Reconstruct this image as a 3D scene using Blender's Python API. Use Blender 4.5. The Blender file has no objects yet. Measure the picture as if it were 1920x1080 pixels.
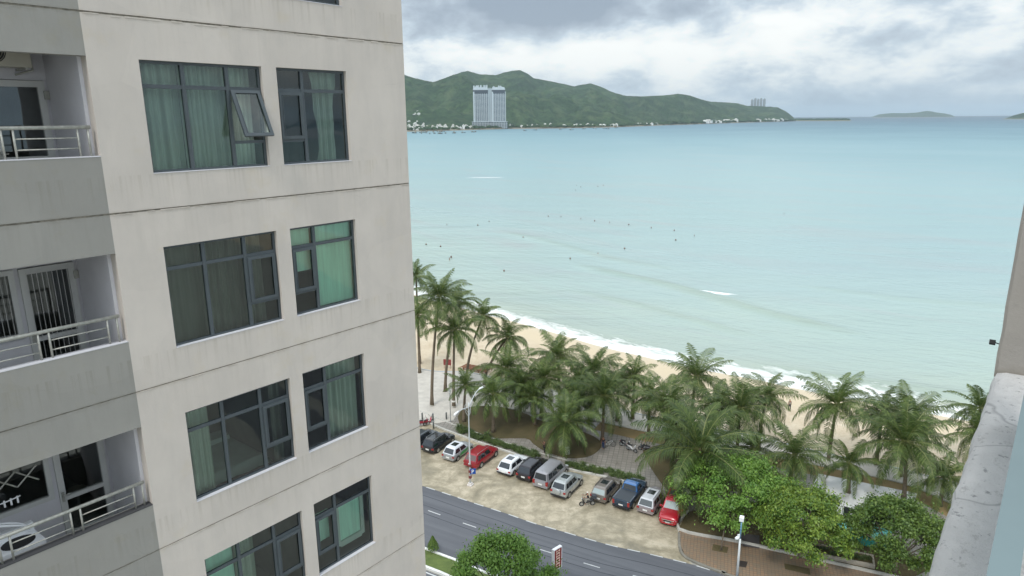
import bpy, math, random
import numpy as np
from mathutils import Vector, Matrix, noise
R = math.radians
S = bpy.context.scene
COL = S.collection
# ---------------------------------------------------------------- camera
PIT, ROL, FPX, H = 0.243226, 0.007661, 1285.8, 40.0
cam = bpy.data.cameras.new('camera')
co = bpy.data.objects.new('camera', cam); COL.objects.link(co)
cam.sensor_width = 36; cam.lens = 36 * FPX / 1920
cam.clip_start = 0.05; cam.clip_end = 90000
co.matrix_world = Matrix.Translation((0, 0, H)) @ Matrix.Rotation(math.pi / 2 - PIT, 4, 'X') @ Matrix.Rotation(-ROL, 4, 'Z')
S.camera = co
# ---------------------------------------------------------------- node helpers
def N(t, typ, ins=None, **props):
    n = t.nodes.new(typ)
    for k, v in props.items(): setattr(n, k, v)
    for k, v in (ins or {}).items():
        s = n.inputs[k]
        if isinstance(v, bpy.types.NodeSocket): t.links.new(v, s)
        elif isinstance(v, bpy.types.Node): t.links.new(v.outputs[0], s)
        else: s.default_value = v
    return n
def c4(c): return (c[0], c[1], c[2], 1)
def srgb(r, g, b):
    return tuple(((x / 255 + .055) / 1.055) ** 2.4 if x > 10 else x / 255 / 12.92 for x in (r, g, b))
def ramp(t, fac, stops, interp='LINEAR'):
    n = t.nodes.new('ShaderNodeValToRGB'); e = n.color_ramp.elements
    n.color_ramp.interpolation = interp
    while len(e) < len(stops): e.new(0.5)
    for i, (p, c) in enumerate(stops):
        e[i].position = p; e[i].color = c4(c) if not isinstance(c, (int, float)) else (c, c, c, 1)
    t.links.new(fac if isinstance(fac, bpy.types.NodeSocket) else fac.outputs[0], n.inputs[0])
    return n
def mixc(t, fac, a, b, mode='MIX'):
    n = t.nodes.new('ShaderNodeMix'); n.data_type = 'RGBA'; n.blend_type = mode
    for i, v in ((0, fac), (6, a), (7, b)):
        if isinstance(v, bpy.types.NodeSocket): t.links.new(v, n.inputs[i])
        elif isinstance(v, bpy.types.Node): t.links.new(v.outputs[0], n.inputs[i])
        elif i == 0: n.inputs[0].default_value = v
        else: n.inputs[i].default_value = c4(v)
    return n.outputs[2]
def mth(t, op, a, b=0.0, c=None, clamp=False):
    ins = {0: a, 1: b}
    if c is not None: ins[2] = c
    n = N(t, 'ShaderNodeMath', ins, operation=op, use_clamp=clamp); return n.outputs[0]
def noi(t, vec, scale, detail=4, rough=.55, dist=0.0):
    return N(t, 'ShaderNodeTexNoise', {'Vector': vec, 'Scale': scale, 'Detail': detail, 'Roughness': rough, 'Distortion': dist}).outputs[0]
def mapv(t, vec, sc=(1, 1, 1), loc=(0, 0, 0), rot=(0, 0, 0)):
    return N(t, 'ShaderNodeMapping', {'Vector': vec, 'Scale': sc, 'Location': loc, 'Rotation': rot}).outputs[0]
# ---------------------------------------------------------------- world
w = bpy.data.worlds.new('World'); S.world = w; w.use_nodes = True
t = w.node_tree; t.nodes.clear()
SUN_EL, SUN_AZ = 52, 205            # azimuth clockwise from +Y; sun high behind the camera
gen = N(t, 'ShaderNodeTexCoord').outputs['Generated']
sep = N(t, 'ShaderNodeSeparateXYZ', {0: gen})
sky = N(t, 'ShaderNodeTexSky', sky_type='NISHITA', sun_disc=False, sun_elevation=R(SUN_EL), sun_rotation=R(SUN_AZ), air_density=1.2, dust_density=2.0)
nish = mixc(t, 1.0, sky.outputs[0], (.085, .085, .085), 'MULTIPLY')
yv = mth(t, 'MAXIMUM', mth(t, 'ABSOLUTE', sep.outputs[1]), .08)
zc = mth(t, 'MAXIMUM', sep.outputs[2], 0.0)
# cloud layer seen in perspective: project direction on a high plane, softened towards the horizon
den = mth(t, 'ADD', zc, .16)
cu = mth(t, 'DIVIDE', sep.outputs[0], den); cv = mth(t, 'DIVIDE', sep.outputs[1], den)
cvec = N(t, 'ShaderNodeCombineXYZ', {0: cu, 1: cv, 2: mth(t, 'MULTIPLY', zc, 5.0)}).outputs[0]
n1 = noi(t, mapv(t, gen, (1, 1, 2.1), (3.1, 1.7, .4)), 5.6, 11, .6, .25)
n2 = noi(t, mapv(t, gen, (1, 1, 2.2), (9.3, 4.1, 2)), 10, 9, .58, .15)
def blob(px, pz, sx, sz):          # soft patch around a direction (x/y, z/y), as a real part of this sky
    dx = mth(t, 'MULTIPLY', mth(t, 'SUBTRACT', mth(t, 'DIVIDE', sep.outputs[0], yv), px), 1 / sx)
    dz = mth(t, 'MULTIPLY', mth(t, 'SUBTRACT', mth(t, 'DIVIDE', sep.outputs[2], yv), pz), 1 / sz)
    d2 = mth(t, 'ADD', mth(t, 'MULTIPLY', dx, dx), mth(t, 'MULTIPLY', dz, dz))
    return mth(t, 'MULTIPLY', mth(t, 'EXPONENT', mth(t, 'MULTIPLY', d2, -1.0)), mth(t, 'GREATER_THAN', sep.outputs[1], 0.0))
f = mth(t, 'ADD', mth(t, 'MULTIPLY', mth(t, 'SUBTRACT', n1, .5), 1.6), mth(t, 'MULTIPLY', mth(t, 'SUBTRACT', n2, .5), 1.7))
f = mth(t, 'ADD', f, .60)
for (px, pz, sx, sz, a) in ((-.03, .15, .17, .040, -.50), (.13, .155, .14, .02, -.25), (.15, .085, .17, .032, .42), (.46, .13, .10, .022, .42),
                            (.60, .115, .22, .04, -.10), (-.05, .07, .09, .02, .22), (.33, .152, .1, .018, -.24), (.20, .138, .20, .022, -.26), (.05, .125, .12, .02, -.15), (.27, .088, .05, .012, .1)):
    f = mth(t, 'ADD', f, mth(t, 'MULTIPLY', blob(px, pz, sx, sz), a))
cl = ramp(t, f, [(0.0, srgb(150, 163, 178)), (.3, srgb(172, 184, 197)), (.52, srgb(196, 209, 220)), (.75, srgb(232, 238, 240)), (1.0, srgb(252, 253, 250))])
# towards the horizon a pale blue band, overhead and behind brighter overcast
hz = mth(t, 'EXPONENT', mth(t, 'MULTIPLY', zc, -32.0))
skc = mixc(t, mth(t, 'MULTIPLY', hz, .8), cl.outputs[0], srgb(186, 208, 224))
skc = mixc(t, .12, skc, nish)
brt = N(t, 'ShaderNodeMapRange', {'Value': sep.outputs[2], 'From Min': .19, 'From Max': .6, 'To Min': 1.24, 'To Max': 2.2}).outputs[0]
bst = N(t, 'ShaderNodeBackground', {'Color': skc, 'Strength': brt})
t.links.new(bst.outputs[0], N(t, 'ShaderNodeOutputWorld').inputs[0])
# ---------------------------------------------------------------- sun
sl = bpy.data.lights.new('sun', 'SUN'); sl.energy = 1.7; sl.angle = R(14); sl.color = (1, .97, .92)
so = bpy.data.objects.new('sun', sl); COL.objects.link(so)
so.rotation_euler = (R(90 - SUN_EL), 0, math.pi - R(SUN_AZ) )
S.view_settings.view_transform = 'Standard'; S.view_settings.look = 'None'
S.view_settings.exposure = -0.08; S.view_settings.gamma = 1
S.cycles.max_bounces = 8; S.cycles.transparent_max_bounces = 16; S.cycles.volume_bounces = 0
# ---------------------------------------------------------------- measuring the place
def ray(x, y):
    a = (x - 960) / FPX; b = (540 - y) / FPX; c, s = math.cos(ROL), math.sin(ROL)
    r = a * c + b * s; u = -a * s + b * c
    return (r, math.cos(PIT) + u * math.sin(PIT), -math.sin(PIT) + u * math.cos(PIT))
def at(x, y, z=0.0):               # ground point from a survey reading of the photograph
    v = ray(x, y); k = (H - z) / -v[2]; return (v[0] * k, v[1] * k)
def P(x, y, z=0.0): a = at(x, y, z); return Vector((a[0], a[1], z))
# ---------------------------------------------------------------- mesh helpers
class MB:
    def __init__(s): s.v = []; s.f = []; s.mi = []; s.cur = 0
    def add(s, vs, fs):
        b = len(s.v); s.v += [tuple(v) for v in vs]; s.f += [tuple(b + i for i in f) for f in fs]; s.mi += [s.cur] * len(fs); return b
    def box(s, x0, x1, y0, y1, z0, z1, M=None):
        vs = [Vector((x, y, z)) for z in (z0, z1) for y in (y0, y1) for x in (x0, x1)]
        if M is not None: vs = [M @ v for v in vs]
        s.add(vs, [(0, 2, 3, 1), (4, 5, 7, 6), (0, 1, 5, 4), (2, 6, 7, 3), (0, 4, 6, 2), (1, 3, 7, 5)]); return s
    def tube(s, pts, rad, n=8, cap=True):
        pts = [Vector(p) for p in pts]
        if not hasattr(rad, '__len__'): rad = [rad] * len(pts)
        vs = []
        for i, p in enumerate(pts):
            d = (pts[min(i + 1, len(pts) - 1)] - pts[max(i - 1, 0)]).normalized()
            a = d.cross(Vector((0, 0, 1)) if abs(d.z) < .95 else Vector((1, 0, 0))).normalized(); b = d.cross(a)
            for k in range(n):
                q = 2 * math.pi * k / n; vs.append(p + (a * math.cos(q) + b * math.sin(q)) * rad[i])
        fs = [(i * n + k, i * n + (k + 1) % n, (i + 1) * n + (k + 1) % n, (i + 1) * n + k) for i in range(len(pts) - 1) for k in range(n)]
        if cap: fs += [tuple(reversed(range(n))), tuple((len(pts) - 1) * n + k for k in range(n))]
        s.add(vs, fs); return s
    def prism(s, poly, z0, z1):
        n = len(poly); a = sum(poly[i][0] * poly[(i + 1) % n][1] - poly[(i + 1) % n][0] * poly[i][1] for i in range(n))
        if a < 0: poly = poly[::-1]
        vs = [(p[0], p[1], z0) for p in poly] + [(p[0], p[1], z1) for p in poly]
        s.add(vs, [tuple(range(n, 2 * n))] + [(i, (i + 1) % n, n + (i + 1) % n, n + i) for i in range(n)]); return s
    def sheet(s, poly, z):
        n = len(poly); a = sum(poly[i][0] * poly[(i + 1) % n][1] - poly[(i + 1) % n][0] * poly[i][1] for i in range(n))
        if a < 0: poly = poly[::-1]
        s.add([(p[0], p[1], z) for p in poly], [tuple(range(n))]); return s
    def quad(s, a, b, c, d): s.add([a, b, c, d], [(0, 1, 2, 3)]); return s
    def grid(s, fn, nu, nv):
        vs = [fn(i, j) for j in range(nv + 1) for i in range(nu + 1)]
        s.add(vs, [(j * (nu + 1) + i, j * (nu + 1) + i + 1, (j + 1) * (nu + 1) + i + 1, (j + 1) * (nu + 1) + i) for j in range(nv) for i in range(nu)]); return s
    def mesh(s, name, mats, smooth=False):
        m = bpy.data.meshes.new(name); m.from_pydata(s.v, [], s.f)
        for q in (mats if isinstance(mats, (list, tuple)) else [mats]): m.materials.append(q)
        if max(s.mi, default=0): m.polygons.foreach_set('material_index', s.mi)
        if smooth: m.polygons.foreach_set('use_smooth', [True] * len(m.polygons))
        m.update(); return m
    def obj(s, name, mats, parent=None, smooth=False):
        return link(name, s.mesh(name, mats, smooth), parent)
def link(name, me, parent=None):
    o = bpy.data.objects.new(name, me); COL.objects.link(o)
    if parent: o.parent = parent
    return o
def tag(o, label=None, cat=None, group=None, kind=None):
    for k, v in (('label', label), ('category', cat), ('group', group), ('kind', kind)):
        if v: o[k] = v
    return o
def thing(name, label, cat, loc=(0, 0, 0), rz=0.0, group=None):
    o = link(name, None); o.location = loc; o.rotation_euler = (0, 0, rz); return tag(o, label, cat, group)
def st(name, mb, m, smooth=False): return tag(mb.obj(name, m, None, smooth), kind='structure')
def copy_tree(o, parent=None):
    c = o.copy(); COL.objects.link(c)
    if parent: c.parent = parent
    for ch in list(o.children): copy_tree(ch, c)
    return c
# ---------------------------------------------------------------- materials
MATS = {}
def mat(name, col, rough=.6, metal=0.0, var=.0, vs=3.0, bump=0.0, bs=12.0, coat=0.0, spec=.5, world=False):
    if name in MATS: return MATS[name]
    m = bpy.data.materials.new(name); m.use_nodes = True; t = m.node_tree; b = t.nodes['Principled BSDF']
    b.inputs['Roughness'].default_value = rough; b.inputs['Metallic'].default_value = metal
    b.inputs['Coat Weight'].default_value = coat; b.inputs['Coat Roughness'].default_value = .05
    b.inputs['Specular IOR Level'].default_value = spec
    tc = N(t, 'ShaderNodeTexCoord').outputs['Object']
    if world: tc = N(t, 'ShaderNodeNewGeometry').outputs['Position']
    v = var if var else .06
    n = noi(t, tc, vs, 6, .6)
    c = ramp(t, n, [(.3, tuple(x * (1 - v) for x in col)), (.7, tuple(min(1, x * (1 + v)) for x in col))])
    t.links.new(c.outputs[0], b.inputs['Base Color'])
    if bump:
        bn = N(t, 'ShaderNodeBump', {'Height': noi(t, tc, bs, 5), 'Strength': bump, 'Distance': .02})
        t.links.new(bn.outputs[0], b.inputs['Normal'])
    MATS[name] = m; return m
def newm(name):
    m = bpy.data.materials.new(name); m.use_nodes = True; MATS[name] = m
    t = m.node_tree; return m, t, t.nodes['Principled BSDF']
def plaster(name, base, seamrow):
    m, t, b = newm(name); oc = N(t, 'ShaderNodeTexCoord').outputs['Object']
    sp = N(t, 'ShaderNodeSeparateXYZ', {0: oc})
    big = noi(t, oc, .5, 5, .6); mid = noi(t, mapv(t, oc, (1, 1, .35)), 2.2, 6, .65)
    run = noi(t, mapv(t, oc, (7, 7, .35)), 1.3, 5, .6)
    fine = noi(t, oc, 30, 4, .7)
    c = ramp(t, big, [(.3, tuple(x * .92 for x in base)), (.7, tuple(x * 1.06 for x in base))]).outputs[0]
    c = mixc(t, ramp(t, mid, [(.45, 0), (.7, .5)]).outputs[0], c, (base[0] * .84, base[1] * .85, base[2] * .86))
    # water runs below each floor joint: stains that fade with the distance below it
    ph = mth(t, 'FRACT', mth(t, 'DIVIDE', mth(t, 'ADD', sp.outputs[2], 330.0), 3.3))
    st_ = ramp(t, ph, [(.70, 0), (.97, 1), (1.0, 1)]).outputs[0]
    c = mixc(t, mth(t, 'MULTIPLY', mth(t, 'MULTIPLY', st_, ramp(t, run, [(.5, 0), (.75, 1)]).outputs[0]), .2), c, (base[0] * .62, base[1] * .60, base[2] * .54))
    lt = ramp(t, noi(t, mapv(t, oc, (5, 5, .5), (4, 4, 9)), 1.1, 3, .5), [(.66, 0), (.78, .14)]).outputs[0]
    c = mixc(t, lt, c, tuple(min(.9, x * 1.22) for x in base))
    mus = ramp(t, noi(t, mapv(t, oc, (1, 1, 1), (2, 7, 1)), 1.1, 7, .7), [(.56, 0), (.7, .4)]).outputs[0]
    c = mixc(t, mus, c, (base[0] * .95, base[1] * .9, base[2] * .74))
    c = mixc(t, ramp(t, fine, [(.62, 0), (.8, .25)]).outputs[0], c, tuple(x * .75 for x in base))
    wob = mixc(t, .10, oc, N(t, 'ShaderNodeTexNoise', {'Vector': oc, 'Scale': 3.0, 'Detail': 5.0}).outputs['Color'])
    vp = N(t, 'ShaderNodeTexVoronoi', {'Vector': mapv(t, wob, (.55, .55, .8)), 'Scale': 1.0})
    c = mixc(t, mth(t, 'MULTIPLY', ramp(t, N(t, 'ShaderNodeSeparateXYZ', {0: vp.outputs['Color']}).outputs[0], [(.45, 0), (.8, 1)], 'LINEAR').outputs[0], .09), c, tuple(x * .78 for x in base))
    c = mixc(t, mth(t, 'MULTIPLY', ramp(t, N(t, 'ShaderNodeSeparateXYZ', {0: vp.outputs['Color']}).outputs[1], [(.7, 0), (.85, 1)]).outputs[0], .12), c, tuple(min(.9, x * 1.18) for x in base))
    vc = N(t, 'ShaderNodeTexVoronoi', {'Vector': wob, 'Scale': .9}, feature='DISTANCE_TO_EDGE')
    ck = mth(t, 'MULTIPLY', ramp(t, vc.outputs[0], [(.0, 1), (.006, 0)]).outputs[0], ramp(t, noi(t, oc, .9, 3), [(.56, 0), (.68, .3)]).outputs[0])
    c = mixc(t, ck, c, tuple(x * .6 for x in base))
    # drips from the window corners and sills (0.7 m below each opening)
    sill = ramp(t, ph, [(.0, 0), (.02, 0), (.19, .9), (.195, 0)]).outputs[0]
    c = mixc(t, mth(t, 'MULTIPLY', mth(t, 'MULTIPLY', sill, ramp(t, noi(t, mapv(t, oc, (11, 11, .3), (7, 1, 3)), 1.0, 4, .6), [(.50, 0), (.64, 1)]).outputs[0]), .42), c, (base[0] * .66, base[1] * .64, base[2] * .58))
    halo = mth(t, 'MULTIPLY', ramp(t, ph, [(.0, 1), (.014, 0), (.972, 0), (1.0, 1)]).outputs[0], ramp(t, noi(t, mapv(t, oc, (2.5, 2.5, 6)), 1.5, 5, .7), [(.42, 0), (.6, .55)]).outputs[0])
    c = mixc(t, halo, c, (base[0] * .60, base[1] * .57, base[2] * .50))
    spk = ramp(t, noi(t, oc, 9, 6, .8), [(.68, 0), (.73, .5)]).outputs[0]
    c = mixc(t, spk, c, (base[0] * .62, base[1] * .60, base[2] * .55))
    t.links.new(c, b.inputs['Base Color']); b.inputs['Roughness'].default_value = .88
    hh = mth(t, 'ADD', mth(t, 'MULTIPLY', mid, .6), mth(t, 'MULTIPLY', fine, .25))
    t.links.new(N(t, 'ShaderNodeBump', {'Height': hh, 'Strength': .35, 'Distance': .03}).outputs[0], b.inputs['Normal'])
    return m
M_PL = plaster('cream_plaster', srgb(199, 191, 182), 0)
M_PG = plaster('grey_plaster', srgb(147, 145, 139), 0)
M_WH = mat('white_balcony_paint', srgb(205, 204, 208), .7, var=.05, vs=1.5, bump=.1)
M_SEAM = mat('dirty_joint', srgb(128, 123, 112), .95, var=.45, vs=9, bump=.5, bs=30)
M_FRAME = mat('window_frame_grey', srgb(72, 80, 84), .45, var=.1)
M_UPVC = mat('white_door_frame', srgb(196, 197, 194), .4, var=.05)
M_RAIL = mat('painted_rail', srgb(166, 166, 158), .4, .3, var=.25, vs=14)
M_DARK = mat('black_rubber', srgb(28, 28, 30), .7)
M_IN = mat('room_paint', srgb(150, 150, 145), .8)
M_FLOOR = mat('room_floor', srgb(120, 105, 92), .5)
def glass(name, tint, rough=.01, refl=1.0):
    m = bpy.data.materials.new(name); m.use_nodes = True; t = m.node_tree; t.nodes.clear()
    fr = N(t, 'ShaderNodeFresnel', {'IOR': 1.52 if refl == 1 else 1.7})
    bp = N(t, 'ShaderNodeBump', {'Height': noi(t, N(t, 'ShaderNodeTexCoord').outputs['Object'], .9, 2), 'Strength': .12, 'Distance': .05})
    tr = N(t, 'ShaderNodeBsdfTransparent', {'Color': c4(tint)})
    gl = N(t, 'ShaderNodeBsdfGlossy', {'Color': (.9, .95, .95, 1), 'Roughness': rough, 'Normal': bp})
    fm = mth(t, 'MULTIPLY', fr.outputs[0], refl, clamp=True)
    mx = N(t, 'ShaderNodeMixShader', {0: fm, 1: tr, 2: gl})
    t.links.new(mx.outputs[0], N(t, 'ShaderNodeOutputMaterial').inputs[0]); MATS[name] = m; return m
M_GL = glass('green_glass', (.84, .99, .92), .02, 1.15)
M_GLC = glass('balcony_glass', (.6, .66, .66), .02, 1.6)
def curtain_mat(name, col, tr=.35):
    m = bpy.data.materials.new(name); m.use_nodes = True; t = m.node_tree; t.nodes.clear()
    oc = N(t, 'ShaderNodeTexCoord').outputs['Object']
    c = ramp(t, noi(t, mapv(t, oc, (6, 6, .4)), 2, 4), [(.3, tuple(x * .8 for x in col)), (.7, col)]).outputs[0]
    d = N(t, 'ShaderNodeBsdfDiffuse', {'Color': c}); tl = N(t, 'ShaderNodeBsdfTranslucent', {'Color': c})
    mx = N(t, 'ShaderNodeMixShader', {0: tr, 1: d, 2: tl})
    t.links.new(mx.outputs[0], N(t, 'ShaderNodeOutputMaterial').inputs[0]); MATS[name] = m; return m
M_CW = curtain_mat('pale_curtain', srgb(232, 236, 226))
M_CB = curtain_mat('taupe_curtain', srgb(150, 148, 140))
M_CM = curtain_mat('blind_fabric', srgb(214, 250, 234), .1)
# ---------------------------------------------------------------- ground, sea, hills
SH = [at(x, y, -1.2) for x, y in ((980, 604), (1100, 640), (1200, 664), (1300, 687), (1400, 705), (1500, 727), (1600, 746), (1700, 764), (1810, 785))]
SH = [(-900, 1100), (-420, 620), (-150, 300), (-60, 205), (-25, 163)] + SH + [(84, 75), (130, 52), (220, 10), (420, -110), (1000, -520)]
IN = [at(x, y) for x, y in ((785, 690), (880, 698), (960, 715), (1050, 735), (1150, 763), (1240, 785), (1400, 815), (1550, 850), (1680, 877), (1790, 905), (1900, 935))]
IN = [(-1000, 900), (-440, 480), (-140, 230), (-60, 150), (-30, 122)] + IN + [(75, 48), (120, 25), (210, -20), (400, -140), (980, -560)]
def resample(pts, n0, dens):
    pts = [Vector((p[0], p[1])) for p in pts]; out = []
    # Catmull-Rom through the points
    for i in range(len(pts) - 1):
        a, b, c, d = pts[max(i - 1, 0)], pts[i], pts[i + 1], pts[min(i + 2, len(pts) - 1)]
        k = dens(b, c)
        for j in range(k):
            u = j / k
            out.append(.5 * ((2 * b) + (c - a) * u + (2 * a - 5 * b + 4 * c - d) * u * u + (3 * b - a - 3 * c + d) * u ** 3))
    out.append(pts[-1]); return out
dens = lambda b, c: max(1, int((c - b).length / (1.0 if 5 < (b.y + c.y) / 2 < 260 and b.x > -120 else 30)))
SHR = resample(SH, 0, dens)
# arc length and offshore directions (fanning out smoothly over the bay)
arc = [0.0]
for i in range(1, len(SHR)): arc.append(arc[-1] + (SHR[i] - SHR[i - 1]).length)
i0 = min(range(len(SHR)), key=lambda i: (SHR[i] - Vector(SH[5])).length)
arc = [a - arc[i0] for a in arc]
def nrm(i):
    a, b = SHR[max(0, i - 12)], SHR[min(len(SHR) - 1, i + 12)]; d = (b - a).normalized(); return Vector((-d.y, d.x))
NR = [nrm(i) for i in range(len(SHR))]
FD = []
for i in range(len(SHR)):
    fr = (arc[i] - arc[0]) / (arc[-1] - arc[0]); a = R(-30 + 120 * fr); FD.append(Vector((math.sin(a), math.cos(a))))
SH0, SH1 = Vector((-900, 1100)), Vector((420, -110))
NS = []                                # gently fanning directions, so that rows never cross
for i in range(len(SHR)):
    fr = (arc[i] - arc[0]) / (arc[-1] - arc[0]); a = R(28 + 22 * fr); NS.append(Vector((math.sin(a), math.cos(a))))
TS = [-6, -3, 0] + [k * 1.5 for k in range(1, 60)] + [90 + 3 * k for k in range(1, 30)] + [190, 210, 240, 280, 330, 400, 500, 700, 1000, 1500, 2200, 3200, 4500, 6500, 9500, 14000, 22500]
def ridge_h(s, tt):
    h = 0.0
    # a swell about to break, running from near the shore out to the left
    for (s0, s1, t0, t1, amp, wd) in ((-12, 48, 52, 38, .52, 3.0), (2, 34, 27, 24, .36, 2.4), (-70, -5, 75, 66, .30, 3.0), (40, 110, 70, 74, .22, 3.4), (60, 150, 9, 8, .35, 1.8), (-30, 60, 8, 8, .12, 1.6)):
        if s0 - 15 < s < s1 + 15:
            q = (s - s0) / (s1 - s0); tc = t0 + (t1 - t0) * q + 1.6 * math.sin(s * .09)
            e = math.exp(-((tt - tc) / wd) ** 2) * min(1, max(0, (s - s0 + 15) / 15)) * min(1, max(0, (s1 + 15 - s) / 15))
            h += amp * e
    if 0 < tt < 150: h += .05 * noise.noise(Vector((s * .12, tt * .35, 0)))
    return h
sea = MB(); ns = len(SHR); nt = len(TS); uvs = []
for j, tt in enumerate(TS):
    for i in range(ns):
        k0 = min(1, max(0, tt / 60)); k = min(1, max(0, (tt - 60) / 3000)); k = k * k * (3 - 2 * k)
        d = ((NR[i] * (1 - k0) + NS[i] * k0) * (1 - k) + FD[i] * k).normalized(); p = SHR[i] + d * tt
        sea.v.append((p.x, p.y, -1.2 + (ridge_h(arc[i], tt) if tt < 250 else 0))); uvs.append((arc[i] / 100, tt / 100))
sea.f = [(j * ns + i, j * ns + i + 1, (j + 1) * ns + i + 1, (j + 1) * ns + i) for j in range(nt - 1) for i in range(ns - 1)]; sea.mi = [0] * len(sea.f)
m, t, b = newm('sea_water')
uv = N(t, 'ShaderNodeUVMap', uv_map='UVMap').outputs[0]; pos = N(t, 'ShaderNodeNewGeometry').outputs['Position']
us = N(t, 'ShaderNodeSeparateXYZ', {0: uv}); T = mth(t, 'MULTIPLY', us.outputs[1], 100.0); Sx = mth(t, 'MULTIPLY', us.outputs[0], 100.0)
wv = N(t, 'ShaderNodeCombineXYZ', {0: Sx, 1: T}).outputs[0]
big = noi(t, mapv(t, pos, (.004, .004, 1)), 1, 5, .55, .6)
Tn = mth(t, 'MULTIPLY', T, mth(t, 'ADD', mth(t, 'MULTIPLY', big, .9), .55))
lt = mth(t, 'DIVIDE', mth(t, 'LOGARITHM', mth(t, 'ADD', mth(t, 'MAXIMUM', Tn, 0), 10.0), 10.0), 4.4)
wc = ramp(t, lt, [(.227, srgb(182, 183, 169)), (.27, srgb(163, 173, 158)), (.36, srgb(161, 178, 167)), (.46, srgb(153, 175, 171)), (.58, srgb(137, 168, 169)), (.68, srgb(114, 151, 158)), (.78, srgb(84, 120, 134)), (.9, srgb(48, 74, 93)), (1.0, srgb(32, 52, 68))]).outputs[0]
# drifting sand in the water
sd = noi(t, mapv(t, wv, (.012, .05, 1)), 1, 6, .6, .8)
sdm = mth(t, 'MULTIPLY', ramp(t, sd, [(.5, 0), (.68, 1)]).outputs[0], ramp(t, lt, [(.3, .5), (.6, .4), (.72, 0)]).outputs[0])
wc = mixc(t, sdm, wc, srgb(160, 162, 160))
st2 = noi(t, mapv(t, pos, (.0035, .02, 1), rot=(0, 0, .12)), 1, 6, .65, .3)
wc = mixc(t, mth(t, 'MULTIPLY', ramp(t, st2, [(.42, 0), (.7, 1)]).outputs[0], .28), wc, srgb(132, 160, 170))
hgt = N(t, 'ShaderNodeSeparateXYZ', {0: pos}).outputs[2]
wc = mixc(t, mth(t, 'MULTIPLY', ramp(t, mth(t, 'ADD', hgt, 1.1), [(.0, 0), (.35, 1)]).outputs[0], .34), wc, srgb(132, 146, 122))
# foam by the waterline, lace pattern that breaks up offshore
fn = noi(t, mapv(t, wv, (.22, .55, 1)), 1, 7, .68, 1.2); fb = noi(t, mapv(t, wv, (.05, .12, 1)), 1, 3, .5)
edge = mth(t, 'ADD', mth(t, 'DIVIDE', T, ramp(t, mth(t, 'DIVIDE', Sx, 60.0), [(0, .62), (1, .9)]).outputs[0]), mth(t, 'MULTIPLY', mth(t, 'SUBTRACT', fb, .5), -9.0))
e1 = ramp(t, mth(t, 'DIVIDE', edge, 10.5), [(.0, .585), (.25, .55), (.5, .48), (.7, .36), (.9, 0)]).outputs[0]
far1 = ramp(t, mth(t, 'DIVIDE', Sx, 120.0, ), [(0.0, 1.0), (.2, 1.0), (1.0, 1.0)]).outputs[0]
fm = mth(t, 'SUBTRACT', mth(t, 'ADD', e1, mth(t, 'MULTIPLY', fn, .9)), .83)
fm = mth(t, 'MULTIPLY', mth(t, 'MULTIPLY', fm, 5.0, clamp=True), .92)
for (px, py, sx, sy, rz_) in ((1345, 549, 4.5, .8, -.45), (910, 333, 16, 1.6, .0), (1352, 551, 2.5, 1.2, -.3)):       # two small breaking crests
    cx_, cy_ = at(px, py, -1.2); ps = N(t, 'ShaderNodeSeparateXYZ', {0: pos}); dx = mth(t, 'SUBTRACT', ps.outputs[0], cx_); dy = mth(t, 'SUBTRACT', ps.outputs[1], cy_)
    ca, sa2 = math.cos(rz_), math.sin(rz_)
    ux = mth(t, 'DIVIDE', mth(t, 'ADD', mth(t, 'MULTIPLY', dx, ca), mth(t, 'MULTIPLY', dy, sa2)), sx); uy = mth(t, 'DIVIDE', mth(t, 'SUBTRACT', mth(t, 'MULTIPLY', dy, ca), mth(t, 'MULTIPLY', dx, sa2)), sy)
    g_ = mth(t, 'EXPONENT', mth(t, 'MULTIPLY', mth(t, 'ADD', mth(t, 'MULTIPLY', ux, ux), mth(t, 'MULTIPLY', uy, uy)), -1.0))
    br_ = mth(t, 'MULTIPLY', mth(t, 'SUBTRACT', mth(t, 'ADD', g_, mth(t, 'MULTIPLY', noi(t, mapv(t, pos, (.5, 1.2, 1)), 1, 5), .8)), .82), 5.0, clamp=True)
    fm = mth(t, 'MAXIMUM', fm, br_)
wc = mixc(t, fm, wc, srgb(240, 241, 238))
t.links.new(wc, b.inputs['Base Color'])
rg = mixc(t, fm, ramp(t, lt, [(.3, .2), (.6, .34), (.8, .5)]).outputs[0], (.9, .9, .9)); t.links.new(rg, b.inputs['Roughness'])
b.inputs['IOR'].default_value = 1.33
w1 = noi(t, mapv(t, wv, (.10, .42, 1)), 1, 5, .6, .4); w2 = noi(t, mapv(t, pos, (.5, 1.5, 1)), 1, 4, .6)
w3 = noi(t, mapv(t, pos, (.02, .07, 1)), 1, 5, .6, .3)
hh = mth(t, 'ADD', mth(t, 'ADD', mth(t, 'MULTIPLY', w1, .5), mth(t, 'MULTIPLY', w2, .16)), mth(t, 'MULTIPLY', w3, 1.6))
hh = mth(t, 'ADD', hh, mth(t, 'MULTIPLY', fm, .12))
t.links.new(N(t, 'ShaderNodeBump', {'Height': hh, 'Strength': .55, 'Distance': 1.0}).outputs[0], b.inputs['Normal'])
so_ = st('sea', sea, m, True); uvl = so_.data.uv_layers.new(name='UVMap')
li = np.empty(len(so_.data.loops), dtype=np.int32); so_.data.loops.foreach_get('vertex_index', li)
uvl.data.foreach_set('uv', np.array(uvs, dtype=np.float32)[li].ravel())
# beach
INR = resample(IN, 0, dens); bm_ = MB(); rows = 26; buv = []
for j in range(rows + 1):
    for i in range(ns):
        q = INR[min(len(INR) - 1, int(i * (len(INR) - 1) / (ns - 1)))] if False else None
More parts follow.
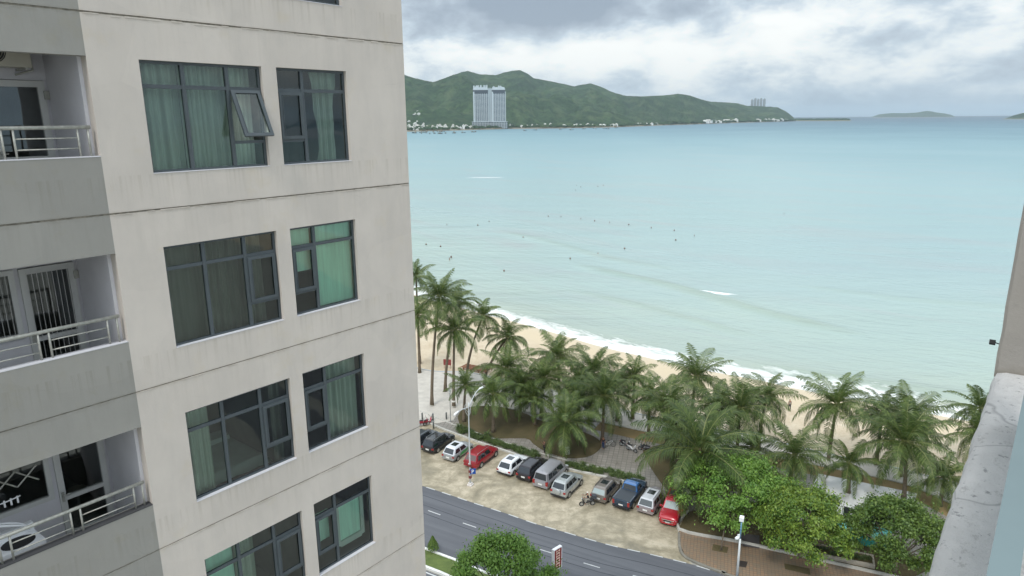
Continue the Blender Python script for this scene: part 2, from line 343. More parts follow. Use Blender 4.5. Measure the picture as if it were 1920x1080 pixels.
# nearest inner edge point along the inward normal is found by arc fraction between matching control spans
def inner_pt(i):
    s_ = SHR[i]; best = None
    for k in range(0, len(INR)):
        d = (INR[k] - s_).length_squared
        if best is None or d < best[0]: best = (d, k)
    return best[1]
ks = [inner_pt(i) for i in range(0, ns)]
ks2 = [sum(ks[max(0, i - 8):i + 9]) / len(ks[max(0, i - 8):i + 9]) for i in range(ns)]
def ipt(q):
    a = int(q); f_ = q - a; return INR[a] * (1 - f_) + INR[min(a + 1, len(INR) - 1)] * f_
for j in range(rows + 1):
    u = j / rows
    for i in range(ns):
        a = ipt(ks2[i]); s_ = SHR[i] + NR[i] * 14
        p = a * (1 - u) + s_ * u; dist = (s_ - a).length
        tw = (1 - u) * dist - 14           # metres inland from the waterline
        z = .06 - 1.30 * min(1, max(0, 1 - tw / max(dist - 14, 1))) if tw > 0 else -1.24 + tw * .06
        if 2 < tw: z += .05 * noise.noise(Vector((p.x * .5, p.y * .5, 3)))
        bm_.v.append((p.x, p.y, z)); buv.append((arc[i] / 100, tw / 100))
bm_.f = [(j * ns + i, j * ns + i + 1, (j + 1) * ns + i + 1, (j + 1) * ns + i) for j in range(rows) for i in range(ns - 1)]; bm_.mi = [0] * len(bm_.f)
m, t, b = newm('beach_sand')
pos = N(t, 'ShaderNodeNewGeometry').outputs['Position']
tw = mth(t, 'MULTIPLY', N(t, 'ShaderNodeSeparateXYZ', {0: N(t, 'ShaderNodeUVMap', uv_map='UVMap').outputs[0]}).outputs[1], 100.0)
nb = noi(t, mapv(t, pos, (.35, .35, 1)), 1, 6, .65); nf = noi(t, pos, 2.6, 6, .75)
c = ramp(t, nb, [(.3, srgb(190, 172, 146)), (.55, srgb(204, 189, 164)), (.75, srgb(214, 202, 182))]).outputs[0]
foot = ramp(t, nf, [(.36, 1), (.5, 0)]).outputs[0]
dry = ramp(t, mth(t, 'DIVIDE', mth(t, 'ADD', tw, mth(t, 'MULTIPLY', nb, 3.0)), 20.0), [(.42, 0), (.6, 1)]).outputs[0]
c = mixc(t, mth(t, 'MULTIPLY', foot, .35), c, srgb(172, 146, 106))
wet = mixc(t, mth(t, 'MULTIPLY', nb, .3), srgb(206, 190, 162), srgb(186, 168, 138))
c = mixc(t, dry, wet, c)
t.links.new(c, b.inputs['Base Color'])
t.links.new(mixc(t, ramp(t, mth(t, 'DIVIDE', tw, 10.0), [(.1, 0), (.45, 1)]).outputs[0], (.35, .35, .35), (.95, .95, .95)), b.inputs['Roughness'])
t.links.new(N(t, 'ShaderNodeBump', {'Height': mth(t, 'MULTIPLY', nf, dry), 'Strength': .7, 'Distance': .12}).outputs[0], b.inputs['Normal'])
bo = st('beach', bm_, m, True); uvl = bo.data.uv_layers.new(name='UVMap')
li = np.empty(len(bo.data.loops), dtype=np.int32); bo.data.loops.foreach_get('vertex_index', li)
uvl.data.foreach_set('uv', np.array(buv, dtype=np.float32)[li].ravel())
# land sheet on which everything stands (down to the promenade edge)
def pts(*l, z=0.0): return [at(x, y, z) for x, y in l]
M_LAND = mat('land_concrete', srgb(150, 148, 140), .9, var=.15, vs=.15, bump=.2, world=True)
gi = [(p.x, p.y) for p in INR]
st('ground', MB().sheet(gi + [(980, -3000), (-3000, -3000), (-3000, 900)], 0.0), M_LAND)
# parking: pale concrete blotched with damp
m, t, b = newm('parking_concrete'); pos = N(t, 'ShaderNodeNewGeometry').outputs['Position']
a = noi(t, mapv(t, pos, (.22, .3, 1), rot=(0, 0, -.5)), 1, 9, .68, .9); a2 = noi(t, pos, .9, 8, .72, .3); a3 = noi(t, pos, 9, 4, .7)
c = ramp(t, a, [(.32, srgb(124, 117, 100)), (.45, srgb(160, 150, 128)), (.56, srgb(186, 174, 151)), (.72, srgb(202, 191, 170))]).outputs[0]
c = mixc(t, mth(t, 'MULTIPLY', ramp(t, a2, [(.42, 1), (.58, 0)]).outputs[0], .5), c, srgb(122, 114, 92))
c = mixc(t, mth(t, 'MULTIPLY', ramp(t, a3, [(.5, 0), (.7, 1)]).outputs[0], .25), c, srgb(100, 92, 76))
t.links.new(c, b.inputs['Base Color'])
t.links.new(ramp(t, a, [(.35, .28), (.6, .75)]).outputs[0], b.inputs['Roughness'])
t.links.new(N(t, 'ShaderNodeBump', {'Height': a3, 'Strength': .25, 'Distance': .02}).outputs[0], b.inputs['Normal'])
M_PARK = m
EDGE = [(795, 912), (835, 925), (900, 947), (950, 963), (1000, 981), (1060, 998), (1100, 1010), (1150, 1024), (1210, 1037), (1260, 1049), (1300, 1059), (1345, 1073), (1420, 1097)]
ER = pts(*EDGE); el0 = Vector(ER[0]) ; dl = (Vector(ER[0]) - Vector(ER[1])).normalized()
EL = [tuple(el0 + dl * 140), tuple(el0 + dl * 60)]
edr = (Vector(ER[-1]) - Vector(ER[-2])).normalized(); ERX = [tuple(Vector(ER[-1]) + edr * k) for k in (30, 100)]
RL = EL + ER + ERX
KERB = pts((850, 812), (905, 832), (960, 850), (1010, 865), (1065, 880), (1140, 896), (1200, 910), (1288, 935))
kl = (Vector(KERB[0]) - Vector(KERB[1])).normalized()
KL = [(-66, 120), (-22, 95)] + [tuple(Vector(KERB[0]) + kl * 1.2)] + KERB
st('car_park', MB().sheet(EL + ER[:11] + pts((1278, 1040), (1272, 1000), (1290, 960)) + list(reversed(KL)), .004), M_PARK)
# road
m, t, b = newm('asphalt'); pos = N(t, 'ShaderNodeNewGeometry').outputs['Position']
rd = (Vector(ER[8]) - Vector(ER[0])).normalized(); ra = math.atan2(rd.y, rd.x)
al = mapv(t, pos, (1, 1, 1), rot=(0, 0, -ra))
a = noi(t, mapv(t, al, (.03, .55, 1)), 1, 6, .6); a3 = noi(t, pos, 25, 3, .7); a4 = noi(t, mapv(t, al, (.5, .5, 1)), .6, 6, .6)
c = ramp(t, a, [(.35, srgb(80, 82, 88)), (.65, srgb(98, 100, 105))]).outputs[0]
c = mixc(t, ramp(t, noi(t, mapv(t, al, (.012, 1.6, 1)), 1, 4, .5), [(.52, 0), (.62, .5)]).outputs[0], c, srgb(72, 74, 80)); c = mixc(t, mth(t, 'MULTIPLY', a3, .3), c, srgb(118, 118, 120)); c = mixc(t, ramp(t, a4, [(.5, 0), (.75, .3)]).outputs[0], c, srgb(74, 76, 82))
t.links.new(c, b.inputs['Base Color']); b.inputs['Roughness'].default_value = .62
t.links.new(N(t, 'ShaderNodeBump', {'Height': a3, 'Strength': .3, 'Distance': .01}).outputs[0], b.inputs['Normal'])
M_ASP = m
def off(l, d):       # offset a polyline to its right (towards the camera)
    o = []
    for i, p in enumerate(l):
        a, b_ = Vector(l[max(0, i - 1)]), Vector(l[min(len(l) - 1, i + 1)]); q = (b_ - a).normalized(); o.append((p[0] + q.y * d, p[1] - q.x * d))
    return o
def off2(l, d):
    o = []
    for i, p in enumerate(l):
        a, b_ = Vector(l[max(0, i - 1)]), Vector(l[min(len(l) - 1, i + 1)]); q = (b_ - a).normalized(); o.append((p[0] + q.y * d, p[1] - q.x * d))
    return o
st('road', MB().sheet(RL + list(reversed(off(RL, 8.9))), .008), M_ASP)
st('road_far_carriageway', MB().sheet(off(RL, 11.6) + list(reversed(off(RL, 20.5))), .008), M_ASP).name = 'road'
M_LINE = mat('road_paint', srgb(196, 197, 196), .6, var=.12, vs=3)
def strip(l, d0, d1, z, mb):
    a, b_ = off(l, d0), off(l, d1)
    for i in range(len(l) - 1): mb.quad((a[i][0], a[i][1], z), (b_[i][0], b_[i][1], z), (b_[i + 1][0], b_[i + 1][1], z), (a[i + 1][0], a[i + 1][1], z))
def walk(l):
    L = [0.0]
    for i in range(1, len(l)): L.append(L[-1] + (Vector(l[i]) - Vector(l[i - 1])).length)
    return L
def on(l, L, s):
    s = max(0, min(L[-1], s))
    for i in range(1, len(l)):
        if s <= L[i] or i == len(l) - 1:
            u = (s - L[i - 1]) / (L[i] - L[i - 1]); a, b_ = Vector(l[i - 1]), Vector(l[i]); return a + (b_ - a) * u
def linres(l, step):
    o = []
    for i in range(len(l) - 1):
        a, b_ = Vector(l[i]), Vector(l[i + 1]); k = max(1, int((b_ - a).length / step)); o += [tuple(a.lerp(b_, j / k)) for j in range(k)]
    return o + [tuple(l[-1])]
RS = linres(RL[1:-1], 1.0)
LRS = walk(RS)
marks = MB()
def dash(d, s0, ln, wd):
    k = max(1, int(ln / 1.0)); l = [tuple(on(RS, LRS, s0 + ln * i / k)) for i in range(k + 1)]
    q = (Vector(l[-1]) - Vector(l[0])).normalized()
    a, b_ = Vector(l[0]), Vector(l[-1]); n_ = Vector((q.y, -q.x))
    marks.quad(*[(p.x, p.y, .012) for p in (a + n_ * d, a + n_ * (d + wd), b_ + n_ * (d + wd), b_ + n_ * d)])
s_edge = 60
i1 = min(range(len(RS)), key=lambda i: (Vector(RS[i]) - Vector(ER[4])).length); sE = LRS[i1]
k = 0
while sE - 46 + k * 2.15 < LRS[-1] - 3:
    if k % 1 == 0 and sE - 46 + k * 2.15 < LRS[-1]: dash(-.05, sE - 46 + k * 2.15, 1.2, .12)
    k += 1
# lane dashes, placed on the two readings of the lane line
lp = [Vector(at(879, 986)), Vector(at(1110, 1059))]
def sd_of(p):
    i = min(range(len(RS)), key=lambda i: (Vector(RS[i]) - p).length); q = (Vector(RS[min(i + 1, len(RS) - 1)]) - Vector(RS[i - 1])).normalized()
    d = p - Vector(RS[i]); return LRS[i] + d.dot(q), d.dot(Vector((q.y, -q.x)))
sa, da = sd_of(lp[0]); sb_, db_ = sd_of(lp[1]); gap = (sb_ - sa) / round((sb_ - sa) / 4.6)
for k in range(-9, 9): dash((da + db_) / 2 - .07, sa - .8 + k * gap, 1.6, .11)
tag(marks.obj('road_markings', M_LINE), kind='structure')
rut = MB()
for d in (1.5, 3.0, 4.25): strip(RS, d, d + .09, .0115, rut)
tag(rut.obj('road_seams', mat('tar_seam', srgb(62, 64, 70), .7, var=.3, vs=1.5)), kind='structure')
# median
M_KERB = mat('kerb_concrete', srgb(190, 188, 180), .85, var=.15, vs=2)
M_KW = mat('white_kerb', srgb(222, 222, 218), .8, var=.12, vs=2)
def curve_block(l, d0, d1, z0, z1, mb):
    a, b_ = off(l, d0), off(l, d1)
    for i in range(len(l) - 1):
        A = [(a[i], z0), (b_[i], z0), (b_[i], z1), (a[i], z1)]; B_ = [(a[i + 1], z0), (b_[i + 1], z0), (b_[i + 1], z1), (a[i + 1], z1)]
        vs = [(p[0][0], p[0][1], p[1]) for p in A + B_]
        mb.add(vs, [(0, 1, 5, 4), (1, 2, 6, 5), (2, 3, 7, 6), (3, 0, 4, 7)])
m, t, b = newm('lawn'); pos = N(t, 'ShaderNodeNewGeometry').outputs['Position']
a = noi(t, pos, 1.2, 6, .65); a3 = noi(t, pos, 14, 4, .75)
c = ramp(t, a, [(.3, srgb(84, 100, 52)), (.7, srgb(116, 130, 70))]).outputs[0]
c = mixc(t, mth(t, 'MULTIPLY', a3, .6), c, srgb(66, 84, 36)); t.links.new(c, b.inputs['Base Color']); b.inputs['Roughness'].default_value = .95
t.links.new(N(t, 'ShaderNodeBump', {'Height': a3, 'Strength': .8, 'Distance': .05}).outputs[0], b.inputs['Normal']); M_LAWN = m
k1 = MB(); curve_block(RS, 9.05, 9.3, 0, .22, k1); curve_block(RS, 11.2, 11.45, 0, .22, k1); st('median_kerb', k1, M_KW)
k1 = MB(); curve_block(RS, 9.303, 11.197, 0, .14, k1); st('median_grass', k1, M_LAWN)
k1 = MB(); strip(RS, 11.75, 11.9, .012, k1); tag(k1.obj('road_edge_line', M_LINE), kind='structure')
# park: pavers slab
def paver_mat(name, c1, c2, mortar, sx, rot, blot, rough=(.3, .8)):
    m, t, b = newm(name); pos = N(t, 'ShaderNodeNewGeometry').outputs['Position']
    v = mapv(t, pos, (1, 1, 1), rot=(0, 0, rot))
    br = N(t, 'ShaderNodeTexBrick', {'Vector': v, 'Color1': c4(c1), 'Color2': c4(c2), 'Mortar': c4(mortar), 'Scale': sx, 'Mortar Size': .03, 'Mortar Smooth': .3, 'Brick Width': .5, 'Row Height': .5}, offset=0.0)
    a = noi(t, pos, .3, 7, .65, .5); a2 = noi(t, pos, 3, 5, .7)
    c = mixc(t, ramp(t, a, [(.4, 0), (.65, .6)]).outputs[0], br.outputs[0], blot)
    c = mixc(t, mth(t, 'MULTIPLY', a2, .35), c, tuple(x * .7 for x in c1))
    t.links.new(c, b.inputs['Base Color'])
    t.links.new(ramp(t, a, [(.35, rough[1]), (.65, rough[0])]).outputs[0], b.inputs['Roughness'])
    return m
M_PAV = paver_mat('grey_pavers', srgb(158, 152, 144), srgb(140, 134, 126), srgb(92, 88, 82), .85, .25, srgb(120, 114, 104), (.25, .7))
M_PROM = mat('promenade_concrete', srgb(196, 190, 180), .7, var=.14, vs=.8, bump=.35, bs=3, world=True)
M_RED = paver_mat('sidewalk_pavers', srgb(150, 122, 96), srgb(132, 118, 100), srgb(84, 76, 66), 1.6, .3, srgb(120, 112, 100))
PB = KL[2:9] + pts((1235, 922), (1262, 945)) 
slab = KL[:2] + KL[2:] + pts((1288, 965), (1470, 1006), (1700, 1060)) + [(60, 44), (95, 20)] + list(reversed([(p.x - .3, p.y - .3) for p in INR if -70 < p.x < 120 and p.y < 170 and p.y > 26]))
st('park_paving', MB().prism(slab, 0, .12), M_PAV)
KLs = linres([(-22, 95)] + KL[2:-1], 1.5)
kk = MB(); curve_block(KLs, -.02, .2, 0, .2, kk); curve_block(KLs, -1.75, -1.6, .12, .2, kk); st('park_kerb', kk, M_KERB)
# promenade sheet
kerbln = pts((930, 762), (1000, 776), (1100, 788), (1215, 812), (1400, 848), (1560, 880), (1690, 908), (1775, 943), (1850, 985))
prm = list(gi[i] for i in range(len(gi)) if -70 < gi[i][0] < 110 and gi[i][1] < 170 and gi[i][1] > 30)
prm = [(x - .4, y - .4) for x, y in prm]
st('promenade', MB().sheet(prm + list(reversed(kerbln)) + pts((860, 772), (850, 790), (788, 800)) + [(-40, 100)], .126), M_PROM)
kls = [tuple(p) for p in resample(kerbln, 0, lambda b, c: 8)]
kk = MB(); curve_block(kls, -.12, .12, .12, .24, kk); st('promenade_kerb', kk, M_KERB)
def dirt_mat(name, c1, c2, c3):
    m, t, b = newm(name); pos = N(t, 'ShaderNodeNewGeometry').outputs['Position']
    a = noi(t, pos, .35, 7, .65); a3 = noi(t, pos, 8, 5, .75)
    c = ramp(t, a, [(.35, c1), (.65, c2)]).outputs[0]; c = mixc(t, mth(t, 'MULTIPLY', a3, .6), c, c3)
    t.links.new(c, b.inputs['Base Color']); b.inputs['Roughness'].default_value = .95
    t.links.new(N(t, 'ShaderNodeBump', {'Height': a3, 'Strength': .8, 'Distance': .06}).outputs[0], b.inputs['Normal']); return m
M_GR = dirt_mat('worn_grass', srgb(104, 92, 62), srgb(82, 78, 46), srgb(74, 62, 42))
M_TAN = dirt_mat('dry_grass', srgb(164, 142, 100), srgb(140, 124, 84), srgb(120, 100, 66))
tn = off(kls, .12); tn2 = off(kls, 2.6)
i2 = int(len(kls) * .28)
kk = MB()
for i in range(i2, len(kls) - 1): kk.quad(*[(p[0], p[1], .13) for p in (tn[i], tn2[i], tn2[i + 1], tn[i + 1])])
st('dry_grass_strip', kk, M_TAN)
OV = [[(858, 782), (866, 803), (890, 815), (925, 822), (985, 822), (1000, 832), (1020, 845), (1060, 858), (1100, 857), (1124, 843), (1126, 829), (1105, 815), (1060, 800), (1010, 788), (985, 776), (940, 764), (895, 762), (868, 768)],
      [(1205, 845), (1222, 880), (1262, 925), (1330, 925), (1480, 905), (1440, 880), (1340, 858), (1250, 835)]]
for o_ in OV:
    pp = [tuple(p) for p in resample(pts(*(o_ + [o_[0]]), z=.12), 0, lambda b, c: 4)][:-1]
    st('lawn_bed', MB().prism(pp, .12, .19), M_GR)
# wet plaza, planter soil, sidewalk
m, t, b = newm('wet_white_paving'); pos = N(t, 'ShaderNodeNewGeometry').outputs['Position']
t.links.new(ramp(t, noi(t, pos, .6, 5), [(.3, srgb(206, 206, 204)), (.7, srgb(226, 226, 224))]).outputs[0], b.inputs['Base Color']); b.inputs['Roughness'].default_value = .12
st('wet_plaza', MB().sheet(pts((1535, 888), (1720, 925), (1712, 948), (1640, 985), (1500, 960), z=.13), .134), m)
SW = pts((1275, 1001), (1276, 1025), (1284, 1043), (1310, 1057), (1360, 1076), (1420, 1096)) + [tuple(Vector(ER[-1]) + edr * k + Vector((.2, .3))) for k in (30, 60)]
swin = pts((1273, 997), (1380, 1020), (1470, 1040), (1700, 1092)) + [(62, 42)]
st('sidewalk', MB().prism(SW + list(reversed(swin)), 0, .15), M_RED)
sws = [tuple(p) for p in resample(SW, 0, lambda b, c: 6)]
kk = MB(); curve_block(sws, -.02, .22, 0, .17, kk); st('sidewalk_kerb', kk, mat('dark_kerb', srgb(128, 124, 114), .85, var=.2))
st('planting_soil', MB().prism(pts((1288, 963), (1272, 996), (1380, 1018), (1470, 1037), (1700, 1088)) + pts((1760, 1060), (1600, 1010), (1450, 968), (1360, 950)), .0, .2), M_GR)
kk = MB(); l_ = [tuple(p) for p in resample(pts((1290, 962), (1273, 996), (1380, 1019), (1470, 1039), (1690, 1089)), 0, lambda b, c: 4)]
curve_block(l_, -.1, .1, .0, .38, kk); st('planting_wall', kk, M_KERB)
# ---------------------------------------------------------------- hills and islands
def interp(tab, x):
    if x <= tab[0][0]: return tab[0][1]
    for i in range(1, len(tab)):
        if x <= tab[i][0]:
            a, b_ = tab[i - 1], tab[i]; return a[1] + (b_[1] - a[1]) * (x - a[0]) / (b_[0] - a[0])
    return tab[-1][1]
SIL = [(500, 90), (650, 105), (700, 112), (755, 135), (770, 142), (800, 150), (815, 152.5), (830, 148), (850, 140), (870, 133.5), (880, 131.5), (900, 138), (930, 139.5), (950, 134), (962, 131), (976, 130.5), (990, 137), (1000, 145), (1040, 153), (1075, 160.5), (1092, 157), (1106, 155), (1120, 160), (1150, 173), (1172, 179), (1200, 180), (1240, 178), (1270, 175), (1290, 178), (1310, 185), (1330, 190), (1360, 191), (1380, 193), (1400, 198), (1430, 198.5), (1455, 200), (1472, 208), (1484, 217), (1492, 225)]
SHO = [(500, 262), (700, 250), (770, 247), (850, 245), (950, 242), (1050, 241), (1150, 239), (1250, 235), (1300, 233.5), (1350, 231.5), (1400, 230), (1450, 228.8), (1492, 227.3)]
hm = MB(); NU, NV = 620, 46; hw = {}
def hillpt(px, v):
    s_ = at(px, interp(SHO, px) , -1.2); ds = math.hypot(*s_); az = math.atan2(*s_)
    rv = ray(px, interp(SIL, px)); el = rv[2] / math.hypot(rv[0], rv[1])
    fade = min(1, (1495 - px) / 130.0)
    wid = 400 + 1500 * fade
    dr = ds + wid; hr = H + el * dr
    if v <= 1:
        d = ds + wid * v; flat = .10
        q = 0 if v < flat else (v - flat) / (1 - flat)
        z = -2 + 5 * min(1, v / .03) + (hr - 3) * (q ** 1.25 * (1.25 - .25 * q))
    else:
        d = dr + (v - 1) * 2500; z = hr - (v - 1) * (hr + 5) * 1.1; q = 1
    x, y = math.sin(az) * d, math.cos(az) * d
    if q > 0 and v <= 1:
        n_ = noise.fractal(Vector((x / 520, y / 520, 1.3)), 1.0, 2.1, 5); n2_ = noise.ridged_multi_fractal(Vector((x / 800, y / 800, 4.0)), 1.0, 2.0, 4, 1.0, 2.0)
        amp = hr * .62 * math.sin(math.pi * min(1, q)) ** .8
        z += amp * (n_ * .9 + (n2_ - 1.1) * .35)
        zmax = H + el * d - 2
        if z > zmax: z = zmax - 2
    if q >= .95: z += noise.noise(Vector((x / 35, y / 35, 0))) * 2.2
    return (x, y, max(z, -4))
VS = [0, .01, .03, .06, .1] + [.1 + .9 * (k / 34) for k in range(1, 35)] + [1.05, 1.15, 1.3, 1.5, 1.8, 2.1]
hm.grid(lambda i, j: hillpt(500 + i * (1492 - 500) / NU, VS[j]), NU, len(VS) - 1)
m, t, b = newm('forested_hill'); pos = N(t, 'ShaderNodeNewGeometry').outputs['Position']
a = noi(t, mapv(t, pos, (.004, .004, .008)), 1, 8, .65); a2 = noi(t, mapv(t, pos, (.03, .03, .03)), 1, 6, .7); a3 = noi(t, mapv(t, pos, (.012, .012, .012), (5, 3, 1)), 1, 6, .6)
c = ramp(t, a, [(.35, (.034, .070, .032)), (.6, (.066, .118, .048))]).outputs[0]
c = mixc(t, ramp(t, a2, [(.4, .75), (.62, 0)]).outputs[0], c, (.018, .036, .018))
c = mixc(t, ramp(t, a3, [(.5, 0), (.68, .6)]).outputs[0], c, (.13, .17, .08))
zz = N(t, 'ShaderNodeSeparateXYZ', {0: pos}).outputs[2]
c = mixc(t, ramp(t, mth(t, 'DIVIDE', zz, 10.0), [(.0, 1), (.32, .8), (.5, 0)]).outputs[0], c, (.30, .27, .20))
t.links.new(c, b.inputs['Base Color']); b.inputs['Roughness'].default_value = 1; b.inputs['Specular IOR Level'].default_value = .1
t.links.new(N(t, 'ShaderNodeBump', {'Height': a2, 'Strength': 1.0, 'Distance': 22}).outputs[0], b.inputs['Normal'])
M_HILL = m
st('hills', hm, M_HILL, True)
def island(name, tab, ysh, depth, dist=None):
    mb = MB(); x0, x1 = tab[0][0], tab[-1][0]; nu = max(30, int((x1 - x0) / 1.5))
    def f(i, j):
        px = x0 + (x1 - x0) * i / nu; rv = ray(px, interp(tab, px)); hp = math.hypot(rv[0], rv[1])
        d0 = dist or math.hypot(*at(px, ysh, -1.2)); v = j / 12; d = d0 + depth * v; el = rv[2] / hp
        hr = H + el * (d0 + depth * .5); z = -3 + (max(hr, 1) + 3) * math.sin(math.pi * v) ** .8
        az = math.atan2(rv[0], rv[1]); x, y = math.sin(az) * d, math.cos(az) * d
        return (x, y, z * (1 + .12 * noise.noise(Vector((x / 200, y / 200, 0))) * (v != .5)))
    mb.grid(f, nu, 12); return st(name, mb, M_HILL, True)
island('island', [(1636, 218.6), (1648, 214.5), (1662, 213), (1675, 212), (1700, 212.3), (1718, 211.2), (1728, 209.5), (1738, 208), (1748, 209), (1756, 211), (1770, 212.5), (1784, 215.5), (1790, 218.6)], 219, 1600, 13500)
island('headland', [(1880, 224), (1888, 221), (1900, 216.5), (1915, 212.5), (1930, 210), (1960, 206), (2010, 204), (2060, 215), (2080, 222)], 223.8, 900)
island('spit', [(1470, 225.5), (1490, 222.5), (1510, 222.8), (1530, 223.3), (1550, 223), (1570, 223.6), (1588, 224.2), (1596, 226)], 227, 120)
# far town
M_HW = mat('white_house_wall', srgb(236, 236, 232), .8, var=.12, vs=.05)
M_HD = mat('far_windows', srgb(96, 108, 116), .3)
M_HR = mat('far_roof', srgb(176, 168, 158), .8)
def house_tree(wd, dp, h, seed):
    r = random.Random(seed); root = thing('house', '', 'house')
    b_ = MB(); b_.box(-wd / 2, wd / 2, 0, dp, 0, h); b_.box(-wd * .2, wd * .25, dp * .3, dp * .8, h, h + 3); b_.obj('wall', M_HW, root)
    b_ = MB(); nf = max(1, int(h / 3.4))
    for k in range(nf):
        for q in range(int(wd / 3.5)):
            x = -wd / 2 + 1.2 + q * 3.5; b_.box(x, x + 1.7, -.06, 0, k * 3.4 + 1, k * 3.4 + 2.6)
    o = b_.obj('window', M_HD, root)
    b_ = MB(); b_.box(-wd / 2 - .4, wd / 2 + .4, -.4, dp + .4, h + .002, h + .5); b_.obj('roof', M_HR if seed % 2 else M_HW, root)
    return root
protos = [house_tree(12, 12, 10, 1), house_tree(18, 12, 7, 2), house_tree(9, 12, 17, 3), house_tree(15, 14, 24, 4), house_tree(24, 12, 8, 5)]
used = set(); rnd = random.Random(11)
def put_house(px, v, k, sc, label, group):
    x, y, z = hillpt(px, v)
    o = protos[k] if k not in used else copy_tree(protos[k]); used.add(k)
    o.location = (x, y, z - .5); o.rotation_euler = (0, 0, -math.atan2(x, y) + rnd.uniform(-.4, .4)); o.scale = (sc, sc, sc); tag(o, label.replace('KIND', ('boxy', 'wide low', 'narrow tall', 'tall slab-like', 'long low')[k]), 'house', group)
GT = ('KIND white house in the crowded waterfront town left of the twin towers', 'white houses of the waterfront town')
for i in range(150): put_house(765 + rnd.random() ** 1.2 * 122, rnd.uniform(.02, .16), rnd.choice([0, 0, 1, 2, 4]), rnd.uniform(.5, .95), *GT)
for i in range(26): put_house(rnd.uniform(955, 1036), rnd.uniform(.03, .09), rnd.choice([0, 1, 2, 4]), rnd.uniform(.55, .95), 'KIND white building in the short row right of the twin towers', 'white buildings right of the twin towers')
put_house(1022, .05, 3, .6, 'tallest KIND white building in the row right of the twin towers', 'white buildings right of the twin towers')
for i in range(34): put_house(rnd.gauss(780, 9), rnd.uniform(.26, .46), rnd.choice([0, 1, 4]), rnd.uniform(.4, .7), 'KIND white house up on the green slope at the left end of the hills', 'white houses on the hillside')
for i in range(20): put_house(rnd.uniform(1045, 1230), rnd.uniform(.02, .06), rnd.choice([0, 1, 4]), rnd.uniform(.7, 1.1), 'KIND pale building at the foot of the middle hills', 'low buildings at the foot of the hills')
for i in range(34): put_house(rnd.choice([rnd.uniform(1312, 1385), rnd.uniform(1418, 1478)]), rnd.uniform(.02, .07), rnd.choice([1, 4, 4, 0]), rnd.uniform(1.1, 1.9), 'KIND white resort building on the shore near the headland', 'white resort buildings by the headland')
# trees along the far shore, one mass
fm_ = MB()
for i in range(1300):
    px = rnd.uniform(765, 1590); v = rnd.uniform(.015, .12)
    if px > 1490: x, y = at(px, 226.2, 0); z = 2
    else: x, y, z = hillpt(px, v)
    s_ = rnd.uniform(6, 14) * (1 + (px > 1250) * .5); vs = []
    for a_ in range(5):
        for zz_, rr in ((-.5, .9), (.3, 1), (.8, .45)):
            vs.append((x + math.cos(a_ * 1.257) * s_ * rr * rnd.uniform(.7, 1.2), y + math.sin(a_ * 1.257) * s_ * rr, z + (zz_ + .5) * s_ * .6 * rnd.uniform(.8, 1.1)))
    fm_.add(vs, [(a_ * 3 + q, ((a_ + 1) % 5) * 3 + q, ((a_ + 1) % 5) * 3 + q + 1, a_ * 3 + q + 1) for a_ in range(5) for q in range(2)] + [tuple(a_ * 3 + 2 for a_ in range(5))])
tag(fm_.obj('far_trees', M_HILL), 'dark belt of trees along the far shore', 'trees', None, 'stuff')
# twin towers
tx, ty = at(919, 240.5, 2); td = math.hypot(tx, ty)
def zt(px, y, d=td): v = ray(px, y); return H + v[2] / math.hypot(v[0], v[1]) * d
tw_ = thing('twin_tower', 'pair of tall pale high-rise towers on a dark podium beside the bay', 'high-rise', (tx, ty, 0), -math.atan2(tx, ty) )
SC = td / 1335.0                    # metres per reading unit at that distance
M_TC = mat('tower_concrete', srgb(192, 202, 206), .7); M_TG = mat('tower_glass', srgb(40, 60, 74), .12, .2, var=.25, vs=.05); M_TD = mat('tower_dark', srgb(62, 72, 80), .6)
zp, z1, z2, z3 = zt(919, 228), zt(919, 175), zt(919, 166), zt(919, 160)
for x0, x1 in ((-31, -3), (4, 29)):
    X0, X1 = x0 * SC, x1 * SC; bb = MB(); bb.box(X0, X1, 1.5, 40, zp, z1); blk = bb.obj('tower_block', M_TG, tw_)
    fl = MB(); nf = 24
    for k in range(nf): zf = zp + (z1 - zp) * k / nf; fl.box(X0 - .3, X1 + .3, -.4, 1.5, zf, zf + 1.5)
    fl.obj('floor_slab', M_TC, blk)
    fi = MB(); nn = 8
    for k in range(nn + 1):
        xf = X0 + (X1 - X0) * k / nn; wf = (5 if k in (0,) else 2.2 if k == nn else 1.5)
        fi.box(xf, xf + wf, -.8, 1.5, zp, z1 + (6 if k in (0, nn) else 0))
    fi.obj('fin', M_TC, blk)
    bb = MB(); bb.box(X0, X1, .5, 40, z1, z2 - 5); bb.obj('dark_storey', M_TD, tw_)
    bb = MB(); bb.box(X0, X1, 0, 41, z2 - 5, z2)
    bb.box(X0 + 2, X1 - 2, 6, 30, z2, z2 + 5)
    for k in range(14):
        xx = X0 + rnd.uniform(0, X1 - X0 - 3); bb.box(xx, xx + rnd.uniform(2, 7), 2 + k, 4 + k, z2 - .01, z2 + rnd.uniform(5, 14))
    bb.obj('roof_frame', M_TC, tw_)
bb = MB(); bb.box(-3 * SC, 4 * SC, 6, 34, zp, z2)
for k in range(3): bb.box((-2.5 + k * 2.2) * SC, (-1.6 + k * 2.2) * SC, 3, 6, zp, z2 + 3)
bb.obj('core', M_TC, tw_)
pb = MB(); pb.box(-34 * SC, 33 * SC, -6, 50, 0, zp - 1.2); pd = pb.obj('podium', M_TD, tw_)
pb = MB(); pb.box(-35 * SC, 34 * SC, -8, 52, zp - 1.2, zp)
for k in range(22): xx = (-33 + k * 3.0) * SC; pb.box(xx, xx + 1.6, -7, -6, 0, zp - 1.2)
for k in range(4): pb.box(-34 * SC, 33 * SC, -6.8, -6, k * 5 + 4, k * 5 + 5)
pb.obj('podium_frame', M_TC, pd)
